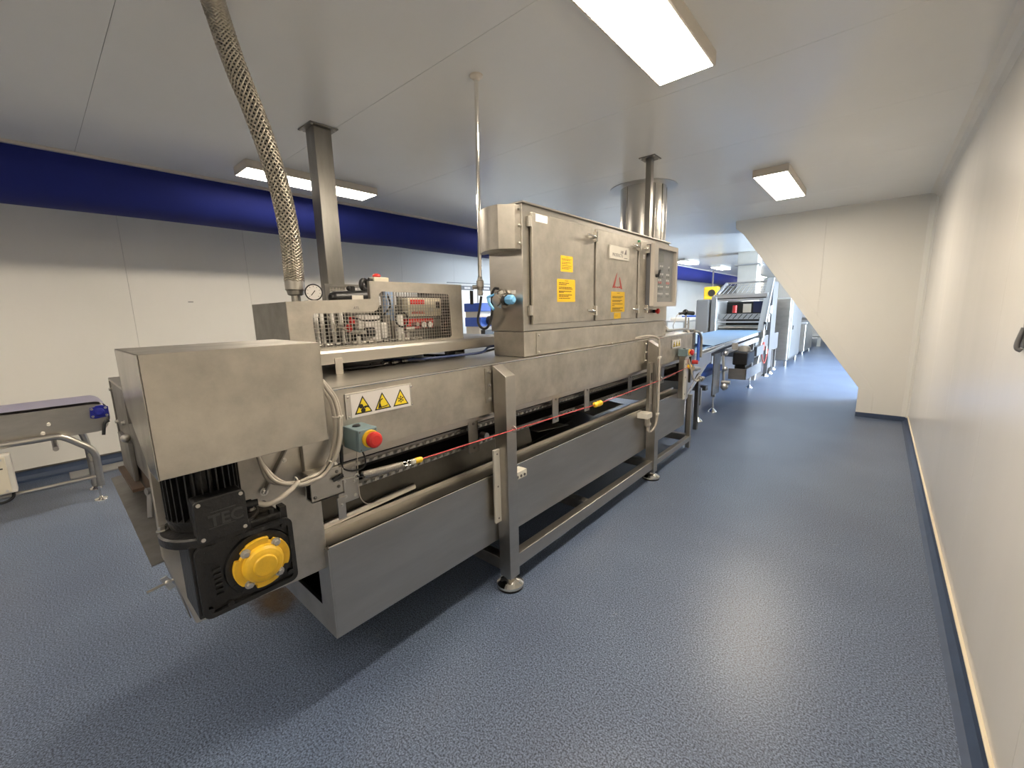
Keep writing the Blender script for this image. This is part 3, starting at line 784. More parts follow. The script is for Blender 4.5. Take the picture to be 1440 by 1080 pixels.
# ================================================================= CONTROL CABINET
CX, CY0, CY1, CZ0, CZ1 = -1.50, 1.825, 3.93, 1.36, 2.075
K = thing('control_cabinet', 'wide shallow stainless control cabinet with two doors standing on the tunnel hood', 'cabinet', (-1.62, 2.9, 1.245))
XBK = -1.755
obj('body', bx(XBK, CX, CY0, CY1, 1.388, CZ1), 'steeldark', K, .004).data.materials[0] = M['steel']
obj('roof_lip', bx(XBK - .005, CX + .012, CY0 - .005, CY1 + .012, CZ1, CZ1 + .010), 'steel', K, .002)
o = obj('plinth', bx(XBK + .02, CX, CY0, CY1 - .01, 1.244, 1.386), 'steelmatte', K, .003)
obj('plinth_cover', bx(CX, CX + .004, 1.935, CY1 - .015, 1.250, 1.378), 'steelmatte', o, .001)
for (yy, zz) in ((1.957, 1.362), (1.957, 1.262), (2.86, 1.395), (2.86, 1.25), (3.88, 1.362), (3.88, 1.268)):
    obj('screw', B().lathe((CX + .004, yy, zz), (1, 0, 0), [(0, .007), (.004, .006), (.006, .003)], 12), 'bolt', o)
def door(y0, y1, z0, z1, hinge_y):
    b = B(); d = obj('door', bx(CX + .004, CX + .022, y0, y1, z0, z1), 'steelmatte', K, .004)
    return d
d1 = door(1.885, 2.555, 1.425, 2.035, 0)
d2 = door(2.585, 3.225, 1.425, 2.035, 0)
d3 = door(3.255, 3.395, 1.425, 2.035, 0)
for (yy) in (1.872,):
    for zz in (1.985, 1.505):
        obj('hinge', B().box(CX + .002, CX + .020, yy - .012, yy + .022, zz - .028, zz + .028).cyl((CX + .018, yy, zz - .028), (CX + .018, yy, zz + .028), .008, n=12), 'bolt', d1, .001)
def latch(d, y, z, L=.10):
    b = B(); b.cyl((CX + .022, y, z), (CX + .045, y, z), .010, n=12)
    b.tube([(CX + .045, y - L, z + .004), (CX + .05, y - L * .5, z), (CX + .045, y, z)], .0065, 8)
    b.box(CX + .004, CX + .05, y + .006, y + .022, z - .032, z + .032); b.box(CX + .0, CX + .035, y + .018, y + .034, z - .018, z + .018)
    obj('latch', b, 'chrome', d, .001)
latch(d1, 2.532, 1.975); latch(d1, 2.535, 1.495)
latch(d2, 3.20, 1.978); latch(d2, 3.20, 1.497)
latch(d3, 3.37, 1.975, .05); latch(d3, 3.37, 1.497, .05)
obj('green_tag', bx(CX + .004, CX + .03, 3.235, 3.262, 1.99, 2.03), mat('green_tape', (.03, .20, .10), .6), d2, .002)
def notice(d, y0, y1, z0, z1, rows, title=True, m='yelpaper', tm='textbrown', x=CX + .022):
    o = obj('notice', bx(x, x + .0012, y0, y1, z0, z1), m, d)
    b = B(); W, H = y1 - y0, z1 - z0; rnd = random.Random(int(y0 * 1000))
    if title: polyline(b, x + .0016, [(y0 + W * .42, z1 - H * .07), (y0 + W * .60, z1 - H * .07)], H * .022)
    for rz, frac in rows:
        yy = y0 + W * .09; end = y0 + W * (.09 + .82 * frac)
        while yy < end - .004:
            wl_ = min(rnd.uniform(.008, .026), end - yy)
            polyline(b, x + .0016, [(yy, z1 - H * rz), (yy + wl_, z1 - H * rz)], min(.0055, H * .036)); yy += wl_ + .004
    obj('print', b, tm, o) if False else obj('print', b, tm, d)
    return o
notice(d1, 2.159, 2.291, 1.735, 1.829, [(.2, .95), (.28, .8), (.42, .9), (.5, .6), (.62, .95), (.74, .9), (.82, .7)])
notice(d1, 2.120, 2.318, 1.553, 1.690, [(.17, .7), (.24, .5), (.36, .9), (.42, .95), (.53, .85), (.58, .35), (.69, .9), (.75, .65), (.84, .75)])
notice(d2, 2.800, 3.015, 1.480, 1.628, [(.24, .95), (.30, .8), (.42, .9), (.48, .7), (.60, .95), (.68, .2), (.80, .95), (.86, .7), (.94, .9)])
notice(d2, 2.848, 2.957, 1.431, 1.476, [(.4, .6), (.6, .5)], False)
notice(d1, 1.918, 2.025, 1.990, 2.029, [(.2, .7), (.36, .9), (.52, .8), (.68, .9), (.84, .6)], False, 'white', 'textgrey')
notice(d3, 3.33, 3.365, 1.895, 1.93, [(.5, .6)], False, 'white', 'textgrey')
# maker plate
b = B(); o = obj('name_plate', bx(CX + .024, CX + .028, 2.757, 3.068, 1.858, 1.950), 'whitepl', d2, .001, label='silver name plate with lettering')
b = B(); text(b, 'AIR', (CX + .028, 2.925, 1.903), *YZ, .030); text(b, 'PRODUCTS', (CX + .028, 2.80, 1.877), *YZ, .031)
b.prism([(2.985, 1.90), (3.02, 1.90), (3.015, 1.935), (3.008, 1.935)], 'x', CX + .028, CX + .0285)
polyline(b, CX + .0285, [(2.985, 1.872), (3.035, 1.874)], .004)
obj('print', b, 'textgrey', d2)
for (yy, zz) in ((2.768, 1.866), (3.057, 1.866), (2.768, 1.942), (3.057, 1.942)):
    obj('screw', B().cyl((CX + .028, yy, zz), (CX + .030, yy, zz), .004, n=10), 'bolt', d2)
# worn red triangle
b = B(); xs = CX + .0225
b.prism([(2.817, 1.655), (2.85, 1.655), (2.892, 1.768), (2.872, 1.745)], 'x', xs - .0006, xs + .0004)
b.prism([(2.945, 1.650), (2.974, 1.647), (2.93, 1.735), (2.922, 1.728)], 'x', xs - .0006, xs + .0004)
for k, (a, c_) in enumerate(((2.852, 2.872), (2.880, 2.905), (2.912, 2.938))): b.box(xs - .0006, xs + .0004, a, c_, 1.655, 1.667 - .003 * (k % 2))
obj('warning_triangle', b, 'redfade', d2, label='worn red triangle outline')
# operator panel
op = obj('operator_panel', B(), 'cream', K) if False else obj('operator_panel', bx(CX + .002, CX + .050, 3.425, 3.925, 1.525, 2.020), 'dkgrey', K, .004, label='grey operator panel with window and switches')
b = B(); plate_x(b, CX + .066, [rrect(3.415, 3.935, 1.515, 2.028, .008), rrect(3.490, 3.895, 1.553, 1.990, .006)], .034)
obj('window_frame', b, 'grey', op, .003).data.materials[0] = mat('light_grey_frame', (.50, .46, .41), .4)
obj('window_pane', bx(CX + .060, CX + .063, 3.49, 3.895, 1.553, 1.99), 'glass', op)
obj('display', bx(CX + .050, CX + .055, 3.55, 3.68, 1.89, 1.96), 'signblk', op, .002)
for row, (zz, ysl, m_) in enumerate(((1.84, (3.60, 3.64, 3.79), 'dkgrey'), (1.775, (3.57, 3.61, 3.65, 3.75, 3.79), 'blackpl'), (1.725, (3.57, 3.61, 3.75, 3.79), 'red'), (1.67, (3.53, 3.57, 3.61, 3.65, 3.75, 3.79), 'dkgrey'), (1.61, (3.53, 3.57, 3.61, 3.65, 3.75, 3.79), 'dkgrey'))):
    for yy in ysl:
        obj('switch', B().lathe((CX + .050, yy + .02, zz - .008), (1, 0, 0), [(0, .011), (.006, .011), (.008, .008)], 12), m_, op)
        obj('switch_label', bx(CX + .050, CX + .052, yy + .008, yy + .032, zz + .008, zz + .022), 'white', op)
obj('window_handle', B().cyl((CX + .083, 3.452, 1.765), (CX + .10, 3.452, 1.765), .014).bar((CX + .10, 3.455, 1.76), (CX + .10, 3.49, 1.81), .010, .016, up=(1, 0, 0)), 'blackpl', op)
b = B(); b.lathe((CX + .0, 3.62, 1.475), (1, 0, 0), [(0, .015), (.022, .015)], 16)
obj('button_collar', b, 'blackpl', K)
obj('stop_button', B().lathe((CX + .022, 3.62, 1.475), (1, 0, 0), [(0, .012), (.012, .014), (.014, .023), (.028, .022), (.034, .012)], 20), 'red', K)
# curved end box on the left of the cabinet
b = B(); prof = [(-1.502, 1.812)]
n = 14
for i in range(n + 1):
    a = PI / 2 * i / n
    prof.append((-1.60 - .20 * math.sin(a) if True else 0, 1.60 + .0))
prof = [(-1.51, 1.825), (-1.51, 1.775), (-1.575, 1.715)]
for i in range(1, n + 1):
    t_ = i / n
    prof.append((-1.575 - .225 * t_, 1.715 + .085 * t_ ** 2.2 - .012 * math.sin(PI * t_)))
prof += [(-1.80, 1.825)]
cb = obj('end_box', B().prism(prof, 'z', 1.835, 2.062), 'steelmatte', K, .002, label='rounded steel box on the cabinet end')
for zz in (2.04, 1.955, 1.865): obj('screw', B().box(-1.512, -1.498, 1.800, 1.812, zz - .006, zz + .006).cyl((-1.50, 1.80, zz), (-1.49, 1.80, zz), .007, n=10), 'bolt', cb)
for (xx, yy) in ((-1.53, 1.80), (-1.62, 1.78), (-1.75, 1.80)): obj('rivet', B().cyl((xx, yy, 2.062), (xx, yy, 2.068), .006, n=10), 'bolt', cb)
# isolator on the left face
t = thing('isolator_valve', 'black and light blue rotary valve on the left end of the control cabinet', 'valve', (-1.64, CY0, 1.56))
obj('valve_body', B().lathe((-1.64, CY0, 1.565), (0, -1, 0), [(0, .045), (.03, .045), (.035, .030), (.075, .030)], 24).box(-1.67, -1.61, CY0 - .06, CY0 - .02, 1.525, 1.60), 'steel', t)
obj('valve_collar', B().lathe((-1.60, CY0 - .05, 1.565), (1, 0, 0), [(0, .028), (.02, .03)], 20), 'blackpl', t)
obj('knob', B().lathe((-1.58, CY0 - .05, 1.567), (1, 0, 0), [(0, .022), (.012, .027), (.045, .026), (.055, .016)], 8, False), 'ltblue', t)
obj('lever', B().tube([(-1.70, CY0 - .075, 1.585), (-1.675, CY0 - .09, 1.55), (-1.645, CY0 - .09, 1.515)], .009, 8).cyl((-1.70, CY0 - .08, 1.585), (-1.665, CY0 - .06, 1.60), .007), 'ltblue', t)
obj('cap', B().lathe((-1.64, CY0 - .03, 1.60), (-.2, -.3, 1), [(0, .03), (.02, .028), (.03, .012)], 18), 'chrome', t)
obj('rating_label', bx(-1.585, -1.555, CY0 - .002, CY0 - .0005, 1.60, 1.62), 'white', t)
single('black_hose', B().tube([(-1.795, 1.79, 1.595), (-1.80, 1.78, 1.53), (-1.81, 1.77, 1.46), (-1.80, 1.77, 1.425), (-1.77, 1.775, 1.405), (-1.735, 1.78, 1.42), (-1.70, 1.775, 1.48), (-1.685, 1.765, 1.55), (-1.675, 1.76, 1.605), (-1.655, 1.76, 1.632), (-1.63, 1.765, 1.63)], .0075, 10),
       'blackpl', 'black hose hanging in a loop left of the control cabinet', 'hose', (-1.78, 1.78, 1.42))
# thin pipe from the ceiling with a valve
t = thing('drop_pipe', 'thin steel pipe from ceiling to valve left of the control cabinet', 'pipe', (-1.80, 1.80, 1.6))
obj('pipe', B().cyl((-1.80, 1.79, 1.70), (-1.745, 1.762, ZC), .0115, n=14), 'chrome', t)
obj('ceiling_rose', B().lathe((-1.745, 1.762, ZC), (0, 0, -1), [(0, .036), (.008, .034), (.018, .020), (.024, .016)], 24), 'lampbody', t)
obj('valve_body', B().lathe((-1.80, 1.79, 1.60), (0, 0, 1), [(0, .012), (.01, .017), (.03, .013), (.05, .022), (.085, .022), (.09, .013), (.11, .013)], 14).cyl((-1.80, 1.79, 1.65), (-1.835, 1.76, 1.65), .012), 'steel', t)
obj('valve_lever', B().bar((-1.84, 1.755, 1.63), (-1.842, 1.755, 1.55), .010, .018), 'blackpl', t)
obj('pipe_joint', B().lathe((-1.80, 1.79, 1.68), (0, 0, 1), [(0, .017), (.018, .017)], 6), 'whitepl', t)

# ================================================================= MESH GUARD + contents
VX = -1.85
V = thing('valve_guard', 'stepped steel guard housing with wire mesh window on top of the tunnel', 'guard', (-2.05, 1.2, 1.252))
outer = [(.709, 1.352), (.709, 1.563), (1.098, 1.577), (1.098, 1.661), (1.681, 1.661), (1.681, 1.352)]
hole = [(.835, 1.362), (.815, 1.375), (.809, 1.50), (.820, 1.515), (1.105, 1.517), (1.128, 1.527), (1.139, 1.548), (1.141, 1.60), (1.158, 1.614), (1.575, 1.608), (1.588, 1.598), (1.592, 1.375), (1.580, 1.362)]
b = B(); plate_x(b, VX, [outer, hole], .003)
obj('front_plate', b, 'steelmatte', V)
obj('end_plate', bx(VX - .39, VX, .706, .709, 1.252, 1.563), 'steeldark', V)  # darker reflection of the end face is put into the steel colour
obj('end_plate', bx(VX - .39, VX, 1.681, 1.684, 1.27, 1.661), 'steeldark', V)
obj('top_plate', sheet([(VX, .709, 1.563), (VX, 1.098, 1.577), (VX - .39, 1.098, 1.577), (VX - .39, .709, 1.563)], .003), 'steelmatte', V) if False else None
obj('top_rim', B().bar((VX - .006, .709, 1.562), (VX - .006, 1.098, 1.576), .014, .004), 'steelmatte', V)
obj('top_rim', B().box(VX - .014, VX, 1.098, 1.681, 1.658, 1.662), 'steelmatte', V)
obj('step_side', bx(VX - .02, VX, 1.095, 1.099, 1.577, 1.661), 'steelmatte', V)
b = B(); yy = .812
def wire(b, p, q, r=.0011): b.bar(p, q, r * 2, r * 2)
while yy < 1.59:
    wire(b, (VX - .004, yy, 1.36), (VX - .004, yy, 1.517 if yy < 1.135 else 1.612)); yy += .0165
zz = 1.365
while zz < 1.612:
    wire(b, (VX - .0025, .81 if zz < 1.517 else 1.14, zz), (VX - .0025, 1.59, zz)); zz += .0165
obj('wire_mesh', b, 'steel', V, kind='stuff')
# rear mesh panel
RX = -2.24
b = B(); plate_x(b, RX, [[(1.06, 1.40), (1.06, 1.672), (1.68, 1.672), (1.68, 1.40)], [(1.085, 1.42), (1.085, 1.655), (1.66, 1.655), (1.66, 1.42)]], .012)
obj('rear_frame', b, 'steeldark', V)
obj('rear_shade_sheet', bx(RX - .02, RX - .015, .712, 1.68, 1.26, 1.56), 'signblk', V)  # black sheet added to stand in for the dim guard interior
obj('floor_shade_sheet', bx(RX, VX - .03, .712, 1.68, 1.3585, 1.360), 'signblk', V)  # interior shade put into the black colour here as well
b = B(); yy = 1.09
while yy < 1.66: wire(b, (RX, yy, 1.42), (RX, yy, 1.655)); yy += .018
zz = 1.425
while zz < 1.655: wire(b, (RX + .002, 1.085, zz), (RX + .002, 1.66, zz)); zz += .018
obj('wire_mesh', b, 'steelmatte', V, kind='stuff')
b = B(); text(b, 'ATL', (VX + .0016, 1.003, 1.530), *YZ, .017)
obj('stamped_letters', b, 'textgrey', V)
# beam below the guard
t = thing('support_beam', 'long folded steel beam lying along the tunnel under the mesh guard', 'beam', (VX, 1.3, 1.24))
obj('beam', B().prism([(VX + .035, 1.290), (VX + .035, 1.338), (VX + .030, 1.350), (VX - .025, 1.358), (VX - .40, 1.358), (VX - .40, 1.350), (VX - .03, 1.350), (VX + .024, 1.342), (VX + .029, 1.336), (VX + .029, 1.290)], 'y', .70, 1.99), 'steelh', t, .001)
obj('beam_foot', bx(VX + .036, VX + .040, .872, .908, 1.242, 1.315), 'steelmatte', t, .001)
obj('beam_foot', bx(VX - .20, VX - .10, 1.70, 1.78, 1.246, 1.30), 'steeldark', t, .001)
obj('beam_foot', bx(VX - .35, VX - .25, .72, .80, 1.248, 1.35), 'steeldark', t, .001)
# clutter inside
IX = -1.96
def piece(name, b, m, lab, cat, org, **k): return single(name, b, m, lab, cat, org, **k)
base_z = 1.357
for k, (yy, tz) in enumerate(((.875, 1.53), (.905, 1.53), (.955, 1.525), (1.0, 1.52))):
    piece('white_pipe', B().cyl((IX, yy, base_z), (IX, yy - .006, tz), .0085 if k else .012, n=12), 'white',
          ('widest white pipe at the left edge of the mesh window', 'second white pipe from the left behind the mesh', 'third white pipe from the left behind the mesh', 'rightmost white pipe of the four behind the mesh')[k], 'pipe', (IX, yy, base_z), group='white upright pipes behind the mesh')
t = thing('solenoid_valve', 'white solenoid valve block with black coil in the middle of the mesh guard', 'valve', (IX, 1.15, base_z))
obj('valve_block', B().box(IX - .03, IX + .01, 1.115, 1.20, base_z + .01, 1.50).box(IX - .02, IX + .0, 1.08, 1.15, 1.43, 1.505), 'white', t, .006)
obj('coil', B().cyl((IX + .02, 1.11, 1.415), (IX + .02, 1.15, 1.415), .026), 'blackpl', t)
obj('stem', B().cyl((IX + .0, 1.03, 1.418), (IX + .02, 1.11, 1.416), .008), 'steel', t)
obj('side_block', B().box(IX - .02, IX + .02, 1.20, 1.235, 1.38, 1.46), 'white', t, .004)
obj('valve_foot', bx(IX - .03, IX + .01, 1.13, 1.19, base_z, base_z + .01), 'steeldark', t)
t = thing('red_valve', 'small red handled valve left of the white solenoid block', 'valve', (IX, 1.03, base_z))
obj('handle', B().ball((IX, 1.03, 1.44), .020).box(IX - .01, IX + .01, 1.04, 1.06, 1.46, 1.495), 'red', t)
obj('pipe', B().cyl((IX, 1.03, base_z), (IX, 1.03, 1.43), .007).tube([(IX, .93, 1.50), (IX, .96, 1.46), (IX + .02, 1.0, 1.435), (IX, 1.03, 1.43)], .005, 8), 'steel', t)
piece('copper_pipe', B().tube([(IX - .05, .95, 1.36), (IX - .05, .97, 1.50), (IX - .05, 1.03, 1.51), (IX - .05, 1.06, 1.44), (IX - .05, 1.06, 1.357)], .005, 8), 'steeldark', 'dark bent pipe loop behind the left part of the mesh', 'pipe', (IX, 1.0, base_z))
piece('wiring_loop', B().tube([(IX + .02, 1.04, 1.49), (IX + .05, 1.10, 1.475), (IX + .05, 1.17, 1.48), (IX + .03, 1.22, 1.51), (IX + .02, 1.26, 1.55), (IX - .02, 1.27, 1.62)], .0045, 8), 'blackpl', 'black cable sagging behind the step of the mesh guard', 'cable', (IX, 1.15, 1.48))
piece('blue_flow_tube', B().box(IX - .04, IX - .01, 1.255, 1.30, 1.47, 1.64), mat('pale_blue_tube', (.32, .42, .62), .3), 'pale blue flow tube in the high left corner of the mesh window', 'tube', (IX, 1.28, 1.47))
piece('tube_bracket', bx(IX - .05, IX - .042, 1.25, 1.33, base_z, 1.64), 'steel', 'upright steel plate behind the pale blue flow tube', 'bracket', (IX, 1.29, base_z))
piece('grey_tank', B().cyl((IX - .02, 1.255, base_z), (IX - .02, 1.255, 1.50), .022), 'steeldark', 'narrow grey cylinder standing right of the solenoid block', 'cylinder', (IX, 1.25, base_z))
t = thing('filter_unit', 'white filter bowl with round ring and fittings left of the cream controller', 'filter', (IX, 1.33, base_z))
obj('ring', B().ring((IX + .02, 1.325, 1.475), (1, 0, .1), .040, .005, 24), 'blackpl', t)
obj('bowl', B().cyl((IX, 1.32, base_z), (IX, 1.32, 1.50), .022), 'white', t)
obj('fitting', B().cyl((IX + .02, 1.35, 1.42), (IX + .04, 1.39, 1.42), .016).cyl((IX, 1.31, 1.40), (IX, 1.37, 1.40), .012).cyl((IX + .01, 1.36, base_z), (IX + .01, 1.36, 1.41), .014), 'steel', t)
t = thing('cream_controller', 'cream controller box with red lettering behind the mesh', 'controller', (IX, 1.5, 1.46))
obj('case', bx(IX - .06, IX, 1.385, 1.618, 1.488, 1.590), 'cream', t, .004)
obj('red_label', bx(IX, IX + .0015, 1.40, 1.495, 1.555, 1.580), 'red', t)
b = B(); text(b, 'Messer', (IX + .0008, 1.405, 1.502), *YZ, .030)
b.v = []; b.f = []; b.sm = []
rnd = random.Random(3); yy = 1.408
while yy < 1.49:
    hgt = rnd.choice((.008, .012, .012)); b.box(IX, IX + .001, yy, yy + .006, 1.506, 1.506 + hgt); yy += .0095
b.box(IX, IX + .001, 1.405, 1.495, 1.502, 1.505)
obj('red_lettering', b, 'red', t)
obj('rocker_switch', bx(IX, IX + .006, 1.580, 1.600, 1.53, 1.57), 'blackpl', t, .001)
obj('dial', B().lathe((IX, 1.54, 1.525), (1, 0, 0), [(0, .014), (.003, .013)], 16), 'whitepl', t)
obj('mounting_plate', bx(IX - .07, IX - .06, 1.36, 1.66, base_z, 1.60), 'steeldark', t)
t = thing('pressure_regulator', 'red regulator block with two small round gauges under the cream controller', 'regulator', (IX, 1.46, base_z))
obj('block', bx(IX - .05, IX - .01, 1.375, 1.56, 1.42, 1.475), 'red', t, .004)
for yy in (1.479, 1.522):
    g_ = obj('gauge', B().lathe((IX - .01, yy, 1.440), (1, 0, 0), [(0, .019), (.018, .019), (.019, .018)], 24), 'steeldark', t)
    obj('gauge_face', B().lathe((IX + .0105, yy, 1.440), (1, 0, 0), [(0, .016), (.001, .016)], 20), 'white', g_)
obj('bracket', bx(IX - .05, IX - .03, 1.40, 1.55, base_z, 1.42), 'steeldark', t)
obj('outlet', B().cyl((IX - .01, 1.42, 1.445), (IX + .03, 1.42, 1.445), .012).box(IX - .02, IX + .0, 1.56, 1.61, 1.43, 1.47), 'steel', t)
for k in range(7):
    yy = .88 + k * .085; h_ = .02 + .012 * ((k * 7) % 3)
    piece('pipe_fitting', B().cyl((IX + .05, yy, base_z), (IX + .05, yy, base_z + h_), .011, n=8).cyl((IX + .05, yy - .035, base_z + .012), (IX + .05, yy + .035, base_z + .012), .006, n=8),
          ('steel', 'steeldark', 'whitepl')[k % 3], ('small steel fitting at the left foot of the mesh window', 'dark fitting second from the left on the beam', 'white plastic fitting third from the left on the beam', 'steel fitting below the white solenoid block', 'dark fitting just right of the solenoid block', 'white plastic fitting below the filter ring', 'steel fitting below the cream controller')[k], 'fitting', (IX + .05, yy, base_z), group='small pipe fittings behind the mesh')
# above the low step
t = thing('pressure_gauge', 'round black rimmed pressure gauge standing above the guard beside the braided hose', 'gauge', (-2.0, .90, 1.50))
obj('gauge_case', B().lathe((-2.02, .903, 1.612), (.92, -.38, 0), [(0, .037), (.020, .039), (.023, .0385), (.0232, .034)], 32), 'blackpl', t)
obj('gauge_face', B().lathe((-2.02 + .0245 * .92, .903 - .0245 * .38, 1.612), (.92, -.38, 0), [(0, .033), (.001, .033)], 32), 'white', t)
d_ = Vector((.92, -.38, 0)).normalized(); s_ = Vector((.38, .92, 0)).normalized(); cc = Vector((-2.02, .903, 1.612)) + d_ * .027
b = B(); b.bar(cc - s_ * .012 + Vector((0, 0, -.014)), cc + s_ * .006 + Vector((0, 0, .008)), .0035, .001, up=d_)
for k in range(9):
    a = math.radians(-45 + k * 33.75); e = s_ * math.cos(a) + Vector((0, 0, math.sin(a)))
    b.bar(cc + e * .024, cc + e * .030, .0016, .001, up=d_)
obj('needle', b, 'signblk', t)
obj('stem', B().cyl((-2.015, .903, 1.50), (-2.015, .903, 1.577), .009).box(-2.03, -1.99, .86, .98, 1.545, 1.575), 'whitepl', t)
t = thing('drive_actuator', 'black actuator with white label in front of the rear mesh panel', 'actuator', (-2.0, 1.09, 1.56))
obj('body', B().cyl((-2.0, .99, 1.588), (-2.0, 1.18, 1.598), .032).ball((-2.0, .995, 1.588), .032), 'blackpl', t)
obj('cap', B().cyl((-2.0, 1.085, 1.615), (-2.0, 1.085, 1.645), .016).ball((-2.0, 1.07, 1.635), .013), 'blackpl', t)
obj('label_plate', bx(-1.97, -1.966, 1.065, 1.125, 1.578, 1.600), 'whitepl', t)
obj('base', bx(-2.02, -1.98, 1.05, 1.15, 1.50, 1.57), 'steeldark', t)
t = thing('stop_box', 'pale yellow box with a red mushroom button on top of the mesh guard', 'switch box', (-2.0, 1.24, 1.62))
obj('box', bx(-2.04, -1.98, 1.20, 1.29, 1.655, 1.695), 'cream', t, .004)
obj('push_button', B().lathe((-2.01, 1.235, 1.695), (0, 0, 1), [(0, .016), (.006, .022), (.014, .020), (.020, .010)], 20), 'red', t)
obj('bracket', bx(-2.03, -1.99, 1.21, 1.28, 1.60, 1.655), 'steeldark', t)
obj('gland', B().ring((-2.0, 1.155, 1.655), (1, .4, 0), .024, .012, 20).cyl((-2.0, 1.18, 1.68), (-2.0, 1.20, 1.675), .012), 'blackpl', t)
# cables lying on the hood under the beam
for k, (pts, m_, lab) in enumerate((
        ([(-1.95, 1.2, 1.262), (-1.83, 1.4, 1.262), (-1.80, 1.6, 1.262), (-1.74, 1.72, 1.27), (-1.80, 1.85, 1.29), (-1.82, 2.0, 1.29)], mat('navy_hose', (.008, .025, .10), .4), 'dark blue hose lying on the hood under the beam end'),
        ([(-2.0, 1.5, 1.262), (-1.86, 1.6, 1.258), (-1.80, 1.75, 1.262), (-1.79, 1.90, 1.275), (-1.80, 2.02, 1.28)], 'blackpl', 'black hose lying on the hood next to the control cabinet'),
        ([(-1.90, .95, 1.252), (-1.86, 1.1, 1.254), (-1.90, 1.25, 1.256), (-1.85, 1.4, 1.254), (-1.95, 1.55, 1.256)], 'blackpl', 'black cable lying on the hood under the middle of the beam'))):
    piece('hose', B().tube(pts, .007, 8), m_, lab, 'hose', pts[0])
for k in range(5):
    yy = 1.08 + k * .06
    piece('cable_connector', B().cyl((-1.875, yy, 1.258), (-1.875, yy + .035, 1.258), .009, n=8).cyl((-1.875, yy + .01, 1.258), (-1.875, yy + .02, 1.258), .013, n=8), 'steeldark', ('leftmost dark connector lying under the beam', 'second dark connector from the left under the beam', 'middle one of five dark connectors under the beam', 'fourth dark connector from the left under the beam', 'rightmost dark connector lying under the beam')[k], 'connector', (-1.875, yy, 1.25), group='dark connectors under the beam')

# ---------------------------------------------------------------- braided hose
t = thing('braided_hose', 'thick braided steel hose coming down from the ceiling to the guard', 'hose', (-2.08, .845, 1.56))
hp = [(-2.08, .845, 1.665), (-2.08, .848, 1.75), (-2.08, .848, 1.86), (-2.085, .836, 2.02), (-2.085, .808, 2.18), (-2.09, .768, 2.34), (-2.10, .722, 2.50), (-2.09, .685, 2.62), (-2.065, .655, 2.70), (-2.03, .63, 2.75)]
core = B().tube(hp, .0375, 24, sub=14)
obj('core_tube', core, 'blackpl', t)
P_ = []
E_ = [Vector(p) for p in hp]; E_ = [2 * E_[0] - E_[1]] + E_ + [2 * E_[-1] - E_[-2]]
for i in range(1, len(E_) - 2):
    for j in range(22):
        q = j / 22; a, b_, c_, d_ = E_[i - 1], E_[i], E_[i + 1], E_[i + 2]
        P_.append(.5 * ((2 * b_) + (-a + c_) * q + (2 * a - 5 * b_ + 4 * c_ - d_) * q * q + (-a + 3 * b_ - 3 * c_ + d_) * q ** 3))
b = B(); NS = 13
for s_ in (-1, 1):
    for k in range(NS):
        pts = []
        for i, p in enumerate(P_):
            T_ = (P_[min(i + 1, len(P_) - 1)] - P_[max(i - 1, 0)]).normalized()
            a_ = Vector((1, 0, 0)); a_ = (a_ - T_ * a_.dot(T_)).normalized(); c_ = T_.cross(a_)
            ph = 2 * PI * k / NS + s_ * i * 2 * PI * 5.0 / len(P_)
            r_ = .0395 + .0012 * math.sin(ph * NS / 2 * s_ + i * .2)
            pts.append(p + (a_ * math.cos(ph) + c_ * math.sin(ph)) * r_)
        b.tube(pts, .0042, 6, spline=False)
obj('braid', b, 'braid', t, kind='stuff')
obj('ferrule', B().lathe((-2.08, .845, 1.600), (0, 0, 1), [(0, .026), (.004, .034), (.022, .037), (.026, .042), (.075, .042), (.078, .040)], 32), 'steel', t)
obj('ceiling_flange', B().lathe((-2.03, .63, ZC), (0, 0, -1), [(0, .055), (.006, .055), (.008, .046), (.02, .044)], 32), 'steel', t)
obj('nipple', B().cyl((-2.08, .845, 1.37), (-2.08, .845, 1.602), .020), 'steel', t)

# ---------------------------------------------------------------- ceiling supports
def ceil_post(x, y, wx, wy, zb, label, fw):
    t = thing('ceiling_post', label, 'post', (x, y, zb))
    obj('tube', bx(x - wx / 2, x + wx / 2, y - wy / 2, y + wy / 2, zb, ZC - .008), 'steeldark', t, .003).data.materials[0] = M['column']
    o = obj('flange', bx(x - fw, x + fw, y - fw, y + fw, ZC - .008, ZC), 'steeldark', t, .002)
    for sx in (-1, 1):
        for sy in (-1, 1): obj('bolt', B().hexhead((x + sx * fw * .8, y + sy * fw * .8, ZC - .008), (0, 0, -1), .006, .005), 'bolt', o)
ceil_post(-2.98, 1.475, .12, .12, 0.0, 'thick square steel column left of the guard, reaching the ceiling', .095)
ceil_post(-1.58, 3.64, .05, .05, CZ1 + .01, 'thin square steel post between ceiling and control cabinet', .07)
# exhaust duct
dx, dy = -2.0, 4.46
t = thing('exhaust_duct', 'round shiny sheet metal exhaust pipe behind the control cabinet', 'duct', (dx, dy, 1.25))
obj('duct_pipe', B().cyl((dx, dy, 1.25), (dx, dy, 2.18), .235, n=64), 'galv', t)
obj('duct_pipe', B().cyl((dx, dy, 2.18), (dx, dy, ZC - .006), .232, n=64), 'galv', t)
obj('joint_band', B().lathe((dx, dy, 2.165), (0, 0, 1), [(0, .235), (.005, .240), (.03, .240), (.035, .235)], 64), 'galv', t)
obj('ceiling_collar', B().lathe((dx, dy, ZC - .006), (0, 0, 1), [(0, .34), (.005, .34)], 64), 'ltsteel', t)
for k, a in enumerate((-1.9, -.62, -.2, .5)):
    obj('seam', bx(dx + .236 * math.cos(a) - .004, dx + .236 * math.cos(a) + .004, dy + .236 * math.sin(a) - .004, dy + .236 * math.sin(a) + .004, 1.3, ZC - .01), 'galv', t, .002)

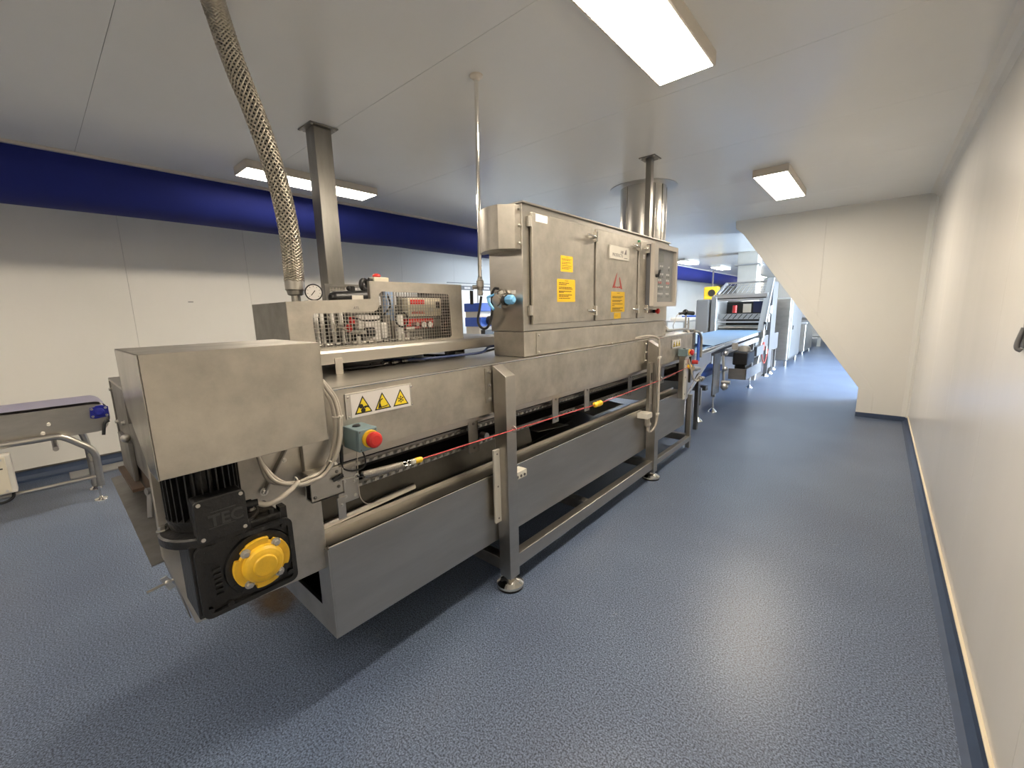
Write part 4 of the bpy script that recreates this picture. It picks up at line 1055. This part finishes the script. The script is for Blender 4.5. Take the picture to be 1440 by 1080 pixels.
# ================================================================= LEFT CONVEYOR
LX = -4.962
L = thing('belt_conveyor', 'low steel belt conveyor with rounded end and tube legs by the left wall', 'conveyor', (-5.2, -.4, 0))
def capsule(y0, y1, z0, z1, r):
    return rrect(y0, y1, z0, z1, r, 8)
obj('side_plate', B().prism(capsule(-2.2, .335, .575, .815, .075), 'x', LX - .006, LX), 'steel', L, .002)
obj('side_plate', B().prism(capsule(-2.2, .335, .575, .815, .075), 'x', LX - .50, LX - .494), 'steel', L, .002)
b = B(); outl = capsule(-2.21, .350, .60, .835, .09); inl = capsule(-2.195, .335, .612, .823, .08)
vs = [(x_, u, v) for x_ in (LX - .012, LX - .488) for u, v in outl]; n_ = len(outl)
b.add(vs, [(i, (i + 1) % n_, n_ + (i + 1) % n_, n_ + i) for i in range(n_)], True)
obj('belt', b, 'belt_lilac', L)
o = obj('bearing', B().prism([(.228, .70), (.235, .785), (.265, .79), (.275, .80), (.315, .80), (.325, .79), (.348, .785), (.345, .70), (.315, .695), (.26, .69)], 'x', LX, LX + .022), 'bluebrg', L, .004)
obj('bearing_cap', B().lathe((LX + .02, .288, .745), (1, 0, 0), [(0, .035), (.015, .030), (.02, .018)], 24), 'bluebrg', o)
for (yy, zz) in ((.245, .712), (.33, .712), (.245, .775), (.33, .775)): obj('bolt', B().hexhead((LX + .022, yy, zz), (1, 0, 0), .007, .006), 'bolt', o)
obj('clamp_lever', B().cyl((LX, .318, .66), (LX + .05, .318, .66), .010).tube([(LX + .05, .335, .665), (LX + .055, .305, .645), (LX + .055, .285, .55)], .012, 8), 'blackpl', L)
obj('frame_tube', B().tube([(LX + .06, -2.0, .60), (LX + .06, -.6, .60), (LX + .06, -.27, .60), (LX + .06, -.08, .60), (LX + .06, .02, .598), (LX + .06, .07, .572), (LX + .06, .13, .515), (LX + .06, .185, .46), (LX + .06, .212, .39), (LX + .06, .214, .30), (LX + .06, .210, .12)], .025, 14), 'steel', L)
obj('frame_tube', B().cyl((LX + .06, -2.0, .205), (LX + .06, .19, .205), .015), 'steel', L)
obj('foot', B().cyl((LX + .06, .195, .12), (LX + .06, .195, .01), .008).lathe((LX + .06, .195, 0), (0, 0, 1), [(0, .045), (.008, .042), (.016, .015), (.03, .010)], 20), 'chrome', L)
obj('rear_leg', B().tube([(LX - .30, .16, .58), (LX - .30, .19, .40), (LX - .30, .19, .03)], .024, 12), 'steel', L)
obj('rear_foot', B().lathe((LX - .30, .19, 0), (0, 0, 1), [(0, .045), (.008, .042), (.03, .012), (.04, .010)], 20), 'chrome', L)
for (yy, zz) in ((-.05, .635), (-.01, .70)): obj('spacer', B().cyl((LX, yy, zz), (LX + .03, yy, zz), .012), 'whitepl', L)
obj('cross_tube', B().cyl((LX + .06, .0, .50), (LX - .44, .0, .50), .018), 'steel', L)
obj('leg_link', B().cyl((LX + .06, .19, .33), (LX - .30, .19, .33), .012), 'steel', L)
t = thing('motor_controller', 'pale steel motor controller box under the left belt conveyor', 'control box', (LX + .10, -.35, .2))
obj('case', bx(LX + .02, LX + .13, -.55, -.235, .24, .535), 'whitepl', t, .006)
obj('cover', bx(LX + .13, LX + .136, -.56, -.262, .248, .525), 'cream', t, .002)
for zz in (.265, .505): obj('screw', B().cyl((LX + .136, -.285, zz), (LX + .14, -.285, zz), .008), 'bolt', t)
b = B(); text(b, '2', (LX + .1365, -.335, .455), *YZ, .06); b.box(LX + .136, LX + .1375, -.42, -.282, .432, .442); text(b, '90', (LX + .1365, -.352, .365), *YZ, .034)
obj('print', b, 'text', t)
obj('cable', B().tube([(LX + .07, -.26, .24), (LX + .08, -.27, .19), (LX + .08, -.33, .165), (LX + .07, -.42, .19), (LX + .06, -.6, .205)], .010, 8), 'blackpl', t)
single('floor_cover_plate', bx(XL + .10, XL + .35, .05, .75, 0.0, .018), 'grey', 'low grey plate on the floor against the left wall', 'plate', (XL + .2, .3, 0), bevel=.004)

# ================================================================= things on the left wall and behind the machine
def wallsign(y0, y1, z0, z1, label, txt=True):
    t = thing('wall_label', label, 'sign', (XL, y0, z0))
    obj('plate', bx(XL, XL + .008, y0, y1, z0, z1), 'dkgrey', t)
    b = B(); rnd = random.Random(5); yy = y0 + (y1 - y0) * .35
    while yy < y1 - .1: b.box(XL + .008, XL + .009, yy, yy + .03, (z0 + z1) / 2 - .02, (z0 + z1) / 2 + .02); yy += .04
    obj('print', b, 'white', t)
wallsign(5.50, 5.87, 1.94, 2.02, 'dark grey label strip on the left wall right of the mesh guard')
wallsign(6.03, 6.40, 1.94, 2.02, 'dark grey label strip partly hidden behind the drop pipe')
single('wall_stain', bx(XL, XL + .003, 1.26, 1.31, 1.70, 1.712), 'grey', 'tiny dark mark on the bare left wall', 'mark', (XL, 1.28, 1.7)) if True else None
t = thing('blue_mixer', 'small royal blue and black machine seen left of the control cabinet', 'machine', (-5.4, 5.7, 0))
obj('upper_body', bx(-5.6, -5.2, 5.14, 5.6, 1.52, 1.665), 'bluetint', t, .01)
obj('lower_body', bx(-5.6, -5.2, 5.15, 5.6, 1.26, 1.42), 'bluetint', t, .01)
obj('column', bx(-5.6, -5.25, 5.17, 5.6, 1.05, 1.62), 'whitepl', t, .01)
obj('motor', B().cyl((-5.2, 5.36, 1.36), (-5.05, 5.36, 1.36), .08).box(-5.2, -5.1, 5.15, 5.6, 1.05, 1.20), 'blackpl', t)
obj('base', bx(-5.7, -5.1, 5.16, 5.8, 0, 1.05), 'dkgrey', t, .01)
t = thing('wall_door_post', 'narrow white upright panel joint on the left wall near the label strips', 'panel', (XL, 5.98, .1))
obj('strip', bx(XL, XL + .012, 5.975, 5.99, .12, 2.06), 'grey', t); obj('head', bx(XL, XL + .012, 5.2, 8.0, 2.06, 2.075), 'grey', t)
# hook on the right wall
t = thing('wall_hook', 'small dark hook at the right edge of the photo on the right wall', 'hook', (XR, 2.36, 1.32))
obj('hook_plate', bx(XR - .006, XR, 2.285, 2.335, 1.33, 1.42), 'dkgrey', t, .002)
obj('hook_arm', B().tube([(XR - .006, 2.315, 1.40), (XR - .016, 2.31, 1.35), (XR - .016, 2.305, 1.328), (XR - .006, 2.30, 1.32)], .008, 8), 'dkgrey', t)

# ================================================================= items at the tunnel exit
t = thing('tilted_tray', 'tilted white metal tray just right of the control cabinet on the hood end', 'tray', (-1.75, 4.7, 1.25))
obj('tilted_face', sheet([(-1.70, 4.20, 1.42), (-1.70, 4.60, 1.258), (-2.0, 4.60, 1.258), (-2.0, 4.20, 1.42)], .012), 'white', t)
obj('side_cheek', B().prism([(4.20, 1.25), (4.20, 1.41), (4.60, 1.256), (4.60, 1.25)], 'x', -1.72, -1.712), 'whitepl', t)
t = thing('sensor_head', 'black sensor on a thin stalk above the far end of the tunnel', 'sensor', (-1.75, 5.2, .95))
obj('stalk', B().cyl((-1.75, 5.20, .95), (-1.75, 5.20, 1.42), .010).cyl((-1.75, 5.30, .95), (-1.75, 5.30, 1.38), .010).cyl((-1.75, 5.20, 1.30), (-1.75, 5.30, 1.30), .008), 'steel', t)
obj('head', B().ball((-1.75, 5.18, 1.445), .035).cyl((-1.74, 5.16, 1.44), (-1.70, 5.30, 1.43), .024).cyl((-1.75, 5.16, 1.44), (-1.78, 5.06, 1.43), .015), 'blackpl', t)
obj('lead', B().tube([(-1.78, 5.06, 1.43), (-1.78, 4.98, 1.41), (-1.78, 4.92, 1.34), (-1.78, 4.9, 1.26), (-1.76, 5.18, 1.0)], .005, 8), 'cable', t)
t = thing('side_table', 'steel table with blue and white trays far behind the tunnel end', 'table', (-4.2, 12.5, 0))
obj('table_top', bx(-4.6, -4.0, 11.9, 13.9, 1.10, 1.14), 'ltsteel', t)
for (xx, yy) in ((-4.55, 11.95), (-4.05, 11.95), (-4.05, 13.8), (-4.55, 13.8)): obj('leg', bx(xx - .025, xx + .025, yy - .025, yy + .025, 0, 1.10), 'ltsteel', t)
single('blue_tray', bx(-4.5, -4.05, 13.0, 13.7, 1.14, 1.26), 'bluetint', 'blue tray on the distant steel table', 'tray', (-4.3, 13.3, 1.14), bevel=.01)
single('white_tray', bx(-4.5, -4.05, 12.1, 12.9, 1.14, 1.22), 'whitepl', 'white tray on the distant steel table', 'tray', (-4.3, 12.5, 1.14), bevel=.01)
single('floor_cabinet', bx(-4.9, -4.65, 10.5, 11.6, 0, 1.0), 'whitepl', 'white low cabinet far behind the tunnel end', 'cabinet', (-4.8, 11, 0), bevel=.01)

# ---------------------------------------------------------------- transfer conveyor
A = thing('transfer_conveyor', 'bright steel conveyor with pale blue belt leading from the tunnel to the forming machine', 'conveyor', (-2.1, 7.0, 0))
def zt(y): return .88 + (y - 5.0) * .022
b = B(); vs = []; n_ = 22
for j in range(n_ + 1):
    s_ = j / n_; yy = 5.55 + s_ * 4.2
    zz = zt(yy) + .02
    vs += [(-1.72, yy + .10 * (1 - s_), zz), (-2.62, yy + .10, zz)]
# curled front end of the belt
cv = [(5.95, .80), (5.72, .86), (5.60, .93), (5.58, 1.0), (5.62, 1.03)]
b = B(); P_ = [(9.9, 1.0), (8.5, .985), (7.2, .965), (6.5, .96), (6.05, .945), (5.85, .925), (5.72, .90)]
vs = [(x_, u, v) for x_ in (-1.73, -2.62) for u, v in P_]
b.add(vs, [(i, i + 1, len(P_) + i + 1, len(P_) + i) for i in range(len(P_) - 1)], True)
obj('belt', b, 'bluebelt', A)
b = B(); P_ = [(6.6, .97), (6.15, 1.02), (5.85, 1.05), (5.62, 1.075), (5.52, 1.07)]
vs = []
for k, (u, v) in enumerate(P_):
    wx = -1.72 - .42 * (k / (len(P_) - 1)) ** 1.5 - .0
    vs += [(wx, u + .1, v - .06 * (1 - k / 4)), (-2.62, u, v)]
b.add(vs, [(2 * i, 2 * i + 1, 2 * i + 3, 2 * i + 2) for i in range(len(P_) - 1)], True)
o = obj('belt_flap', b, 'bluebelt', A); o.modifiers.new('s', 'SOLIDIFY').thickness = .006
obj('side_rail', B().bar((-1.68, 4.95, .905), (-1.68, 8.9, .985), .03, .05), 'ltsteel', A)
obj('side_rail', B().bar((-1.62, 6.6, .86), (-1.62, 8.6, .90), .05, .06), 'ltsteel', A)
obj('side_rail', B().bar((-2.66, 4.95, .93), (-2.66, 8.9, .985), .03, .05), 'ltsteel', A)
obj('round_bar', B().cyl((-1.60, 5.0, .885), (-1.66, 6.6, .935), .018), 'ltsteel', A)
obj('chute_side', B().prism([(4.66, .72), (4.70, .95), (5.75, .93), (5.75, .80), (5.2, .70), (4.9, .52), (4.7, .42)], 'x', -1.60, -1.592), 'ltsteel', A)
obj('chute_edge', B().bar((-1.595, 4.68, .40), (-1.595, 5.55, .78), .02, .03), 'ltsteel', A)
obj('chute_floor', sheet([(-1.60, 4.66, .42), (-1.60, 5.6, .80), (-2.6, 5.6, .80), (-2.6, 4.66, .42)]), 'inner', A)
obj('return_belt', bx(-2.55, -1.75, 5.6, 7.0, .52, .62), 'bluetint', A, .03)
obj('return_roller', B().cyl((-2.6, 5.7, .44), (-1.70, 5.7, .44), .035), 'steel', A)
obj('cross_beam', bx(-2.6, -1.68, 5.9, 6.0, .38, .44), 'steeldark', A)
obj('upright_plate', bx(-1.66, -1.645, 6.10, 6.42, .28, .86), 'steeldark', A, .003)
obj('tensioner', B().cyl((-1.64, 6.5, .85), (-1.60, 6.5, .30), .018).ball((-1.61, 6.5, .84), .04).ball((-1.60, 6.48, .62), .04).ball((-1.60, 6.5, .36), .055).cyl((-1.64, 6.5, .42), (-1.52, 6.5, .42), .03), 'ltsteel', A)
for (xx, yy) in ((-1.70, 5.70), (-1.70, 6.35), (-2.5, 6.0), (-1.70, 9.0 - .35)):
    zt_ = .42 if yy < 7 else .9
    l = obj('leg', bx(xx - .025, xx + .025, yy - .025, yy + .025, .22, zt_ + (.0 if yy > 5.9 else .03)), 'steel', A)
    obj('foot', B().cyl((xx, yy, .24), (xx, yy, .02), .012).lathe((xx, yy, 0), (0, 0, 1), [(0, .06), (.01, .055), (.05, .014)], 16), 'chrome', l)
obj('leg', bx(-1.62, -1.58, 5.25, 5.31, .0, .62), 'steeldark', A); obj('leg', bx(-1.62, -1.58, 4.95, 5.0, .0, .45), 'steeldark', A)
t = thing('belt_motor', 'dark belt motor on a steel bracket at the side of the transfer conveyor', 'motor', (-1.5, 7.1, .5))
obj('motor_body', B().box(-1.62, -1.42, 6.95, 7.45, .62, .82).box(-1.60, -1.45, 7.0, 7.4, .42, .62), 'blackpl', t, .02)
obj('fan_cowl', B().lathe((-1.52, 7.2, .82), (0, 0, 1), [(0, .10), (.06, .08), (.08, .05)], 20), 'grey', t)
obj('bracket', B().box(-1.64, -1.40, 6.85, 6.87, .42, .58).box(-1.41, -1.40, 6.85, 7.9, .42, .58), 'steel', t, .002)
obj('knob', B().cyl((-1.55, 6.75, .88), (-1.55, 6.75, .97), .04), 'grey', t)

# ---------------------------------------------------------------- forming machine
F = thing('forming_machine', 'tall steel forming machine with mesh hood standing behind the blue belt', 'machine', (-2.2, 10.2, 0))
obj('inclined_guard_post', B().prism([(9.05, .08), (9.13, .08), (10.33, 2.07), (10.25, 2.07)], 'x', -1.82, -1.71), 'greydoor', F, .004)
obj('inclined_guard_edge', B().prism([(9.03, .08), (9.14, .08), (10.34, 2.07), (10.23, 2.07)], 'x', -1.708, -1.698), 'ltsteel', F, .002)
obj('side_frame', bx(-1.80, -1.72, 10.4, 10.9, .15, 2.0), 'dkgrey', F, .005)
obj('side_frame', bx(-2.80, -2.72, 9.9, 10.9, .15, 1.72), 'greydoor', F, .005)
obj('top_rail', bx(-2.80, -1.75, 10.0, 10.15, 1.62, 1.76), 'ltsteel', F, .004)
obj('vent_rail', bx(-2.76, -1.78, 9.99, 10.0, 1.66, 1.68), 'signblk', F)
hp_ = [(-2.72, 10.1, 1.76), (-1.80, 10.1, 1.76), (-1.80, 10.45, 2.0), (-2.62, 10.45, 2.0)]
b = B()
for k in range(11):
    s_ = k / 10; wire(b, (-2.72 + .92 * s_, 10.1, 1.78), (-2.62 + .82 * s_, 10.45, 2.0), .004)
for k in range(5):
    s_ = k / 4; wire(b, (-2.72 + .10 * s_, 10.1 + .35 * s_, 1.78 + .22 * s_), (-1.80, 10.1 + .35 * s_, 1.78 + .22 * s_), .004)
obj('hood_mesh', b, 'ltsteel', F, kind='stuff')
obj('hood_frame', B().bar((-2.74, 10.1, 1.77), (-2.64, 10.45, 2.01), .05, .05).bar((-2.64, 10.45, 2.01), (-1.80, 10.45, 2.01), .04, .04), 'ltsteel', F)
obj('back_screen', bx(-2.72, -1.78, 10.86, 10.9, 1.0, 1.60), 'signblk', F)
obj('display_screen', bx(-2.12, -1.84, 10.60, 10.62, 1.36, 1.60), mat('navy_screen', (.01, .02, .07), .3), F)
obj('red_bottle', B().cyl((-2.42, 10.3, 1.36), (-2.42, 10.3, 1.52), .045), 'red', F, label='red cylinder in the machine window')
obj('brown_panel', bx(-2.30, -2.14, 10.5, 10.52, 1.36, 1.55), 'cream', F)
obj('cross_bar', bx(-2.72, -1.78, 10.2, 10.26, 1.22, 1.34), 'greydoor', F)
for k in range(8):
    xx = -2.62 + k * .1
    obj('lattice', B().bar((xx, 10.19, 1.23), (xx + .08, 10.19, 1.33), .012, .012), 'signblk', F)
obj('cross_bar', bx(-2.74, -1.78, 10.1, 10.15, 1.15, 1.18), 'ltsteel', F)
obj('roller', B().cyl((-2.72, 10.25, 1.04), (-1.80, 10.25, 1.04), .05), 'steel', F)
obj('roller', B().cyl((-2.72, 10.2, .96), (-1.80, 10.2, .96), .045), 'steeldark', F)
obj('machine_bed', bx(-2.75, -1.75, 9.2, 11.6, .50, .88), 'dkgrey', F, .01)
for k, (yy, zz, m_) in enumerate(((9.5, .95, 'steel'), (9.7, 1.10, 'blackpl'), (9.9, 1.25, 'steel'), (10.1, 1.42, 'whitepl'), (9.6, .70, 'redfade'), (9.9, .60, 'steeldark'))):
    obj('side_cylinder', B().cyl((-1.70, yy, zz - .08), (-1.70, yy, zz + .08), .035, n=12), m_, F)
obj('side_hose', B().tube([(-1.69, 9.3, .75), (-1.67, 9.5, .45), (-1.68, 9.8, .35), (-1.69, 10.1, .6)], .010, 8), 'redfade', F)
obj('base_box', bx(-1.75, -1.66, 8.9, 9.5, .56, .74), 'dkgrey', F, .01)
obj('guide_bar', B().cyl((-2.70, 9.9, .9), (-2.70, 9.9, 1.7), .015), 'ltsteel', F)
for (xx, yy) in ((-1.74, 10.3), (-1.74, 10.76), (-2.7, 10.3), (-1.80, 11.5)):
    obj('leg', bx(xx - .035, xx + .035, yy - .035, yy + .035, .06, .55), 'steel', F)
    obj('foot', B().lathe((xx, yy, 0), (0, 0, 1), [(0, .075), (.015, .07), (.07, .02)], 16), 'chrome', F)
single('left_electric_cabinet', B().box(-3.12, -2.84, 9.9, 10.75, .30, 1.67), 'greydoor', 'grey upright cabinet on the left of the forming machine', 'cabinet', (-3.0, 10.3, .3), bevel=.03).name = 'electric_cabinet'
t = thing('electric_cabinet', 'tall steel cabinet right of the forming machine with bright side', 'cabinet', (-1.6, 12.4, 0))
obj('cabinet_body', bx(-1.93, -1.60, 12.1, 14.0, .14, 1.68), 'steel', t, .03)
obj('side_door', bx(-1.60, -1.585, 12.25, 13.9, .20, 1.60), 'ltsteel', t, .004)
obj('door_handle', bx(-1.585, -1.57, 12.4, 12.44, .9, 1.0), 'blackpl', t)
for (xx, yy) in ((-1.88, 12.2), (-1.65, 12.2), (-1.88, 13.8), (-1.65, 13.8)):
    obj('leg', B().cyl((xx, yy, 0), (xx, yy, .14), .03), 'steel', t)
t = thing('small_cabinet', 'low steel cabinet behind the tall cabinet on the far aisle', 'cabinet', (-1.75, 16.2, 0))
obj('body', bx(-2.0, -1.62, 15.4, 17.2, .08, .92), 'steel', t, .02)
obj('lid', bx(-2.02, -1.60, 15.38, 17.22, .92, .98), 'ltsteel', t, .01)
for yy in (15.5, 17.1): obj('foot', B().cyl((-1.68, yy, 0), (-1.68, yy, .08), .035), 'chrome', t)
t = thing('far_machine', 'grey machine on short legs half hidden by the sloped white enclosure', 'machine', (-1.6, 19.5, 0))
obj('body', bx(-2.3, -1.45, 18.4, 21.6, .35, 1.10), 'steel', t, .03)
obj('side_door', bx(-1.45, -1.43, 18.6, 19.4, .40, 1.0), 'greydoor', t)
obj('upper_box', bx(-2.2, -1.55, 17.6, 18.8, 1.05, 1.35), 'ltsteel', t, .02)
obj('pipework', B().cyl((-1.6, 17.9, 1.35), (-1.6, 18.3, 1.8), .07).cyl((-1.75, 18.0, 1.35), (-1.7, 18.2, 1.6), .09), 'white', t)
for (xx, yy) in ((-1.55, 18.7), (-1.55, 21.2), (-2.2, 18.7)): obj('leg', bx(xx - .05, xx + .05, yy - .05, yy + .05, 0, .36), 'steel', t)
single('wall_pillar', bx(-4.6, -3.9, 20.6, 21.3, 0, ZC), 'wall', 'white pillar at the far end of the hall', 'pillar', (-4.2, 21, 0))
# extraction chimney
t = thing('extraction_chimney', 'rectangular white extraction chimney above the forming machine', 'duct', (-2.3, 11.2, 1.9))
obj('lower_section', bx(-2.62, -2.22, 11.2, 11.6, 1.75, 2.45), 'whitepl', t, .005)
obj('upper_section', bx(-2.63, -2.21, 11.19, 11.61, 2.47, ZC), 'whitepl', t, .005)
obj('flange', bx(-2.68, -2.16, 11.15, 11.65, 2.44, 2.47), 'ltsteel', t, .003)
obj('valve', B().ball((-2.15, 11.2, 2.42), .04), 'whitepl', t)
t = thing('hose_reel', 'yellow hose reel on the far left wall above the grey cabinet', 'hose reel', (-4.6, 15.5, 1.7))
obj('reel_box', bx(-4.75, -4.25, 15.8, 16.0, 1.75, 2.20), 'yelpl', t, .05)
obj('reel_hub', B().lathe((-4.48, 15.8, 1.98), (0, -1, 0), [(0, .12), (.03, .11)], 24), 'signblk', t)
obj('hanger', bx(-4.5, -4.46, 15.85, 15.9, 2.2, ZC), 'steel', t)
# faint brown stain on the floor under the gearbox
ms = bpy.data.materials.new('oil_stain'); ms.use_nodes = True
N_, L_ = ms.node_tree.nodes, ms.node_tree.links
bs = N_['Principled BSDF']; bs.inputs['Base Color'].default_value = (.13, .085, .04, 1); bs.inputs['Roughness'].default_value = .5
tc = N_.new('ShaderNodeTexCoord'); nz = N_.new('ShaderNodeTexNoise'); nz.inputs['Scale'].default_value = 14; nz.inputs['Detail'].default_value = 6
gr = N_.new('ShaderNodeTexGradient'); gr.gradient_type = 'SPHERICAL'; mpp = N_.new('ShaderNodeMapping'); mpp.inputs['Scale'].default_value = (4.2, 6.5, 1)
L_.new(tc.outputs['Object'], mpp.inputs[0]); L_.new(mpp.outputs[0], gr.inputs[0]); L_.new(tc.outputs['Object'], nz.inputs['Vector'])
mm = N_.new('ShaderNodeMath'); mm.operation = 'MULTIPLY'; L_.new(gr.outputs['Fac'], mm.inputs[0]); L_.new(nz.outputs['Fac'], mm.inputs[1])
mr = N_.new('ShaderNodeMapRange'); mr.inputs['From Min'].default_value = .08; mr.inputs['From Max'].default_value = .42; mr.inputs['To Max'].default_value = .55
L_.new(mm.outputs[0], mr.inputs[0]); L_.new(mr.outputs[0], bs.inputs['Alpha'])
pts = [(-2.32 + .26 * math.cos(2 * PI * i / 28), .66 + .17 * math.sin(2 * PI * i / 28)) for i in range(28)]
single('floor_stain', B().prism(pts, 'z', 0.0006, .0012), ms, 'faint brown oily stain on the blue floor under the gear motor', 'stain', (-2.32, .66, 0))
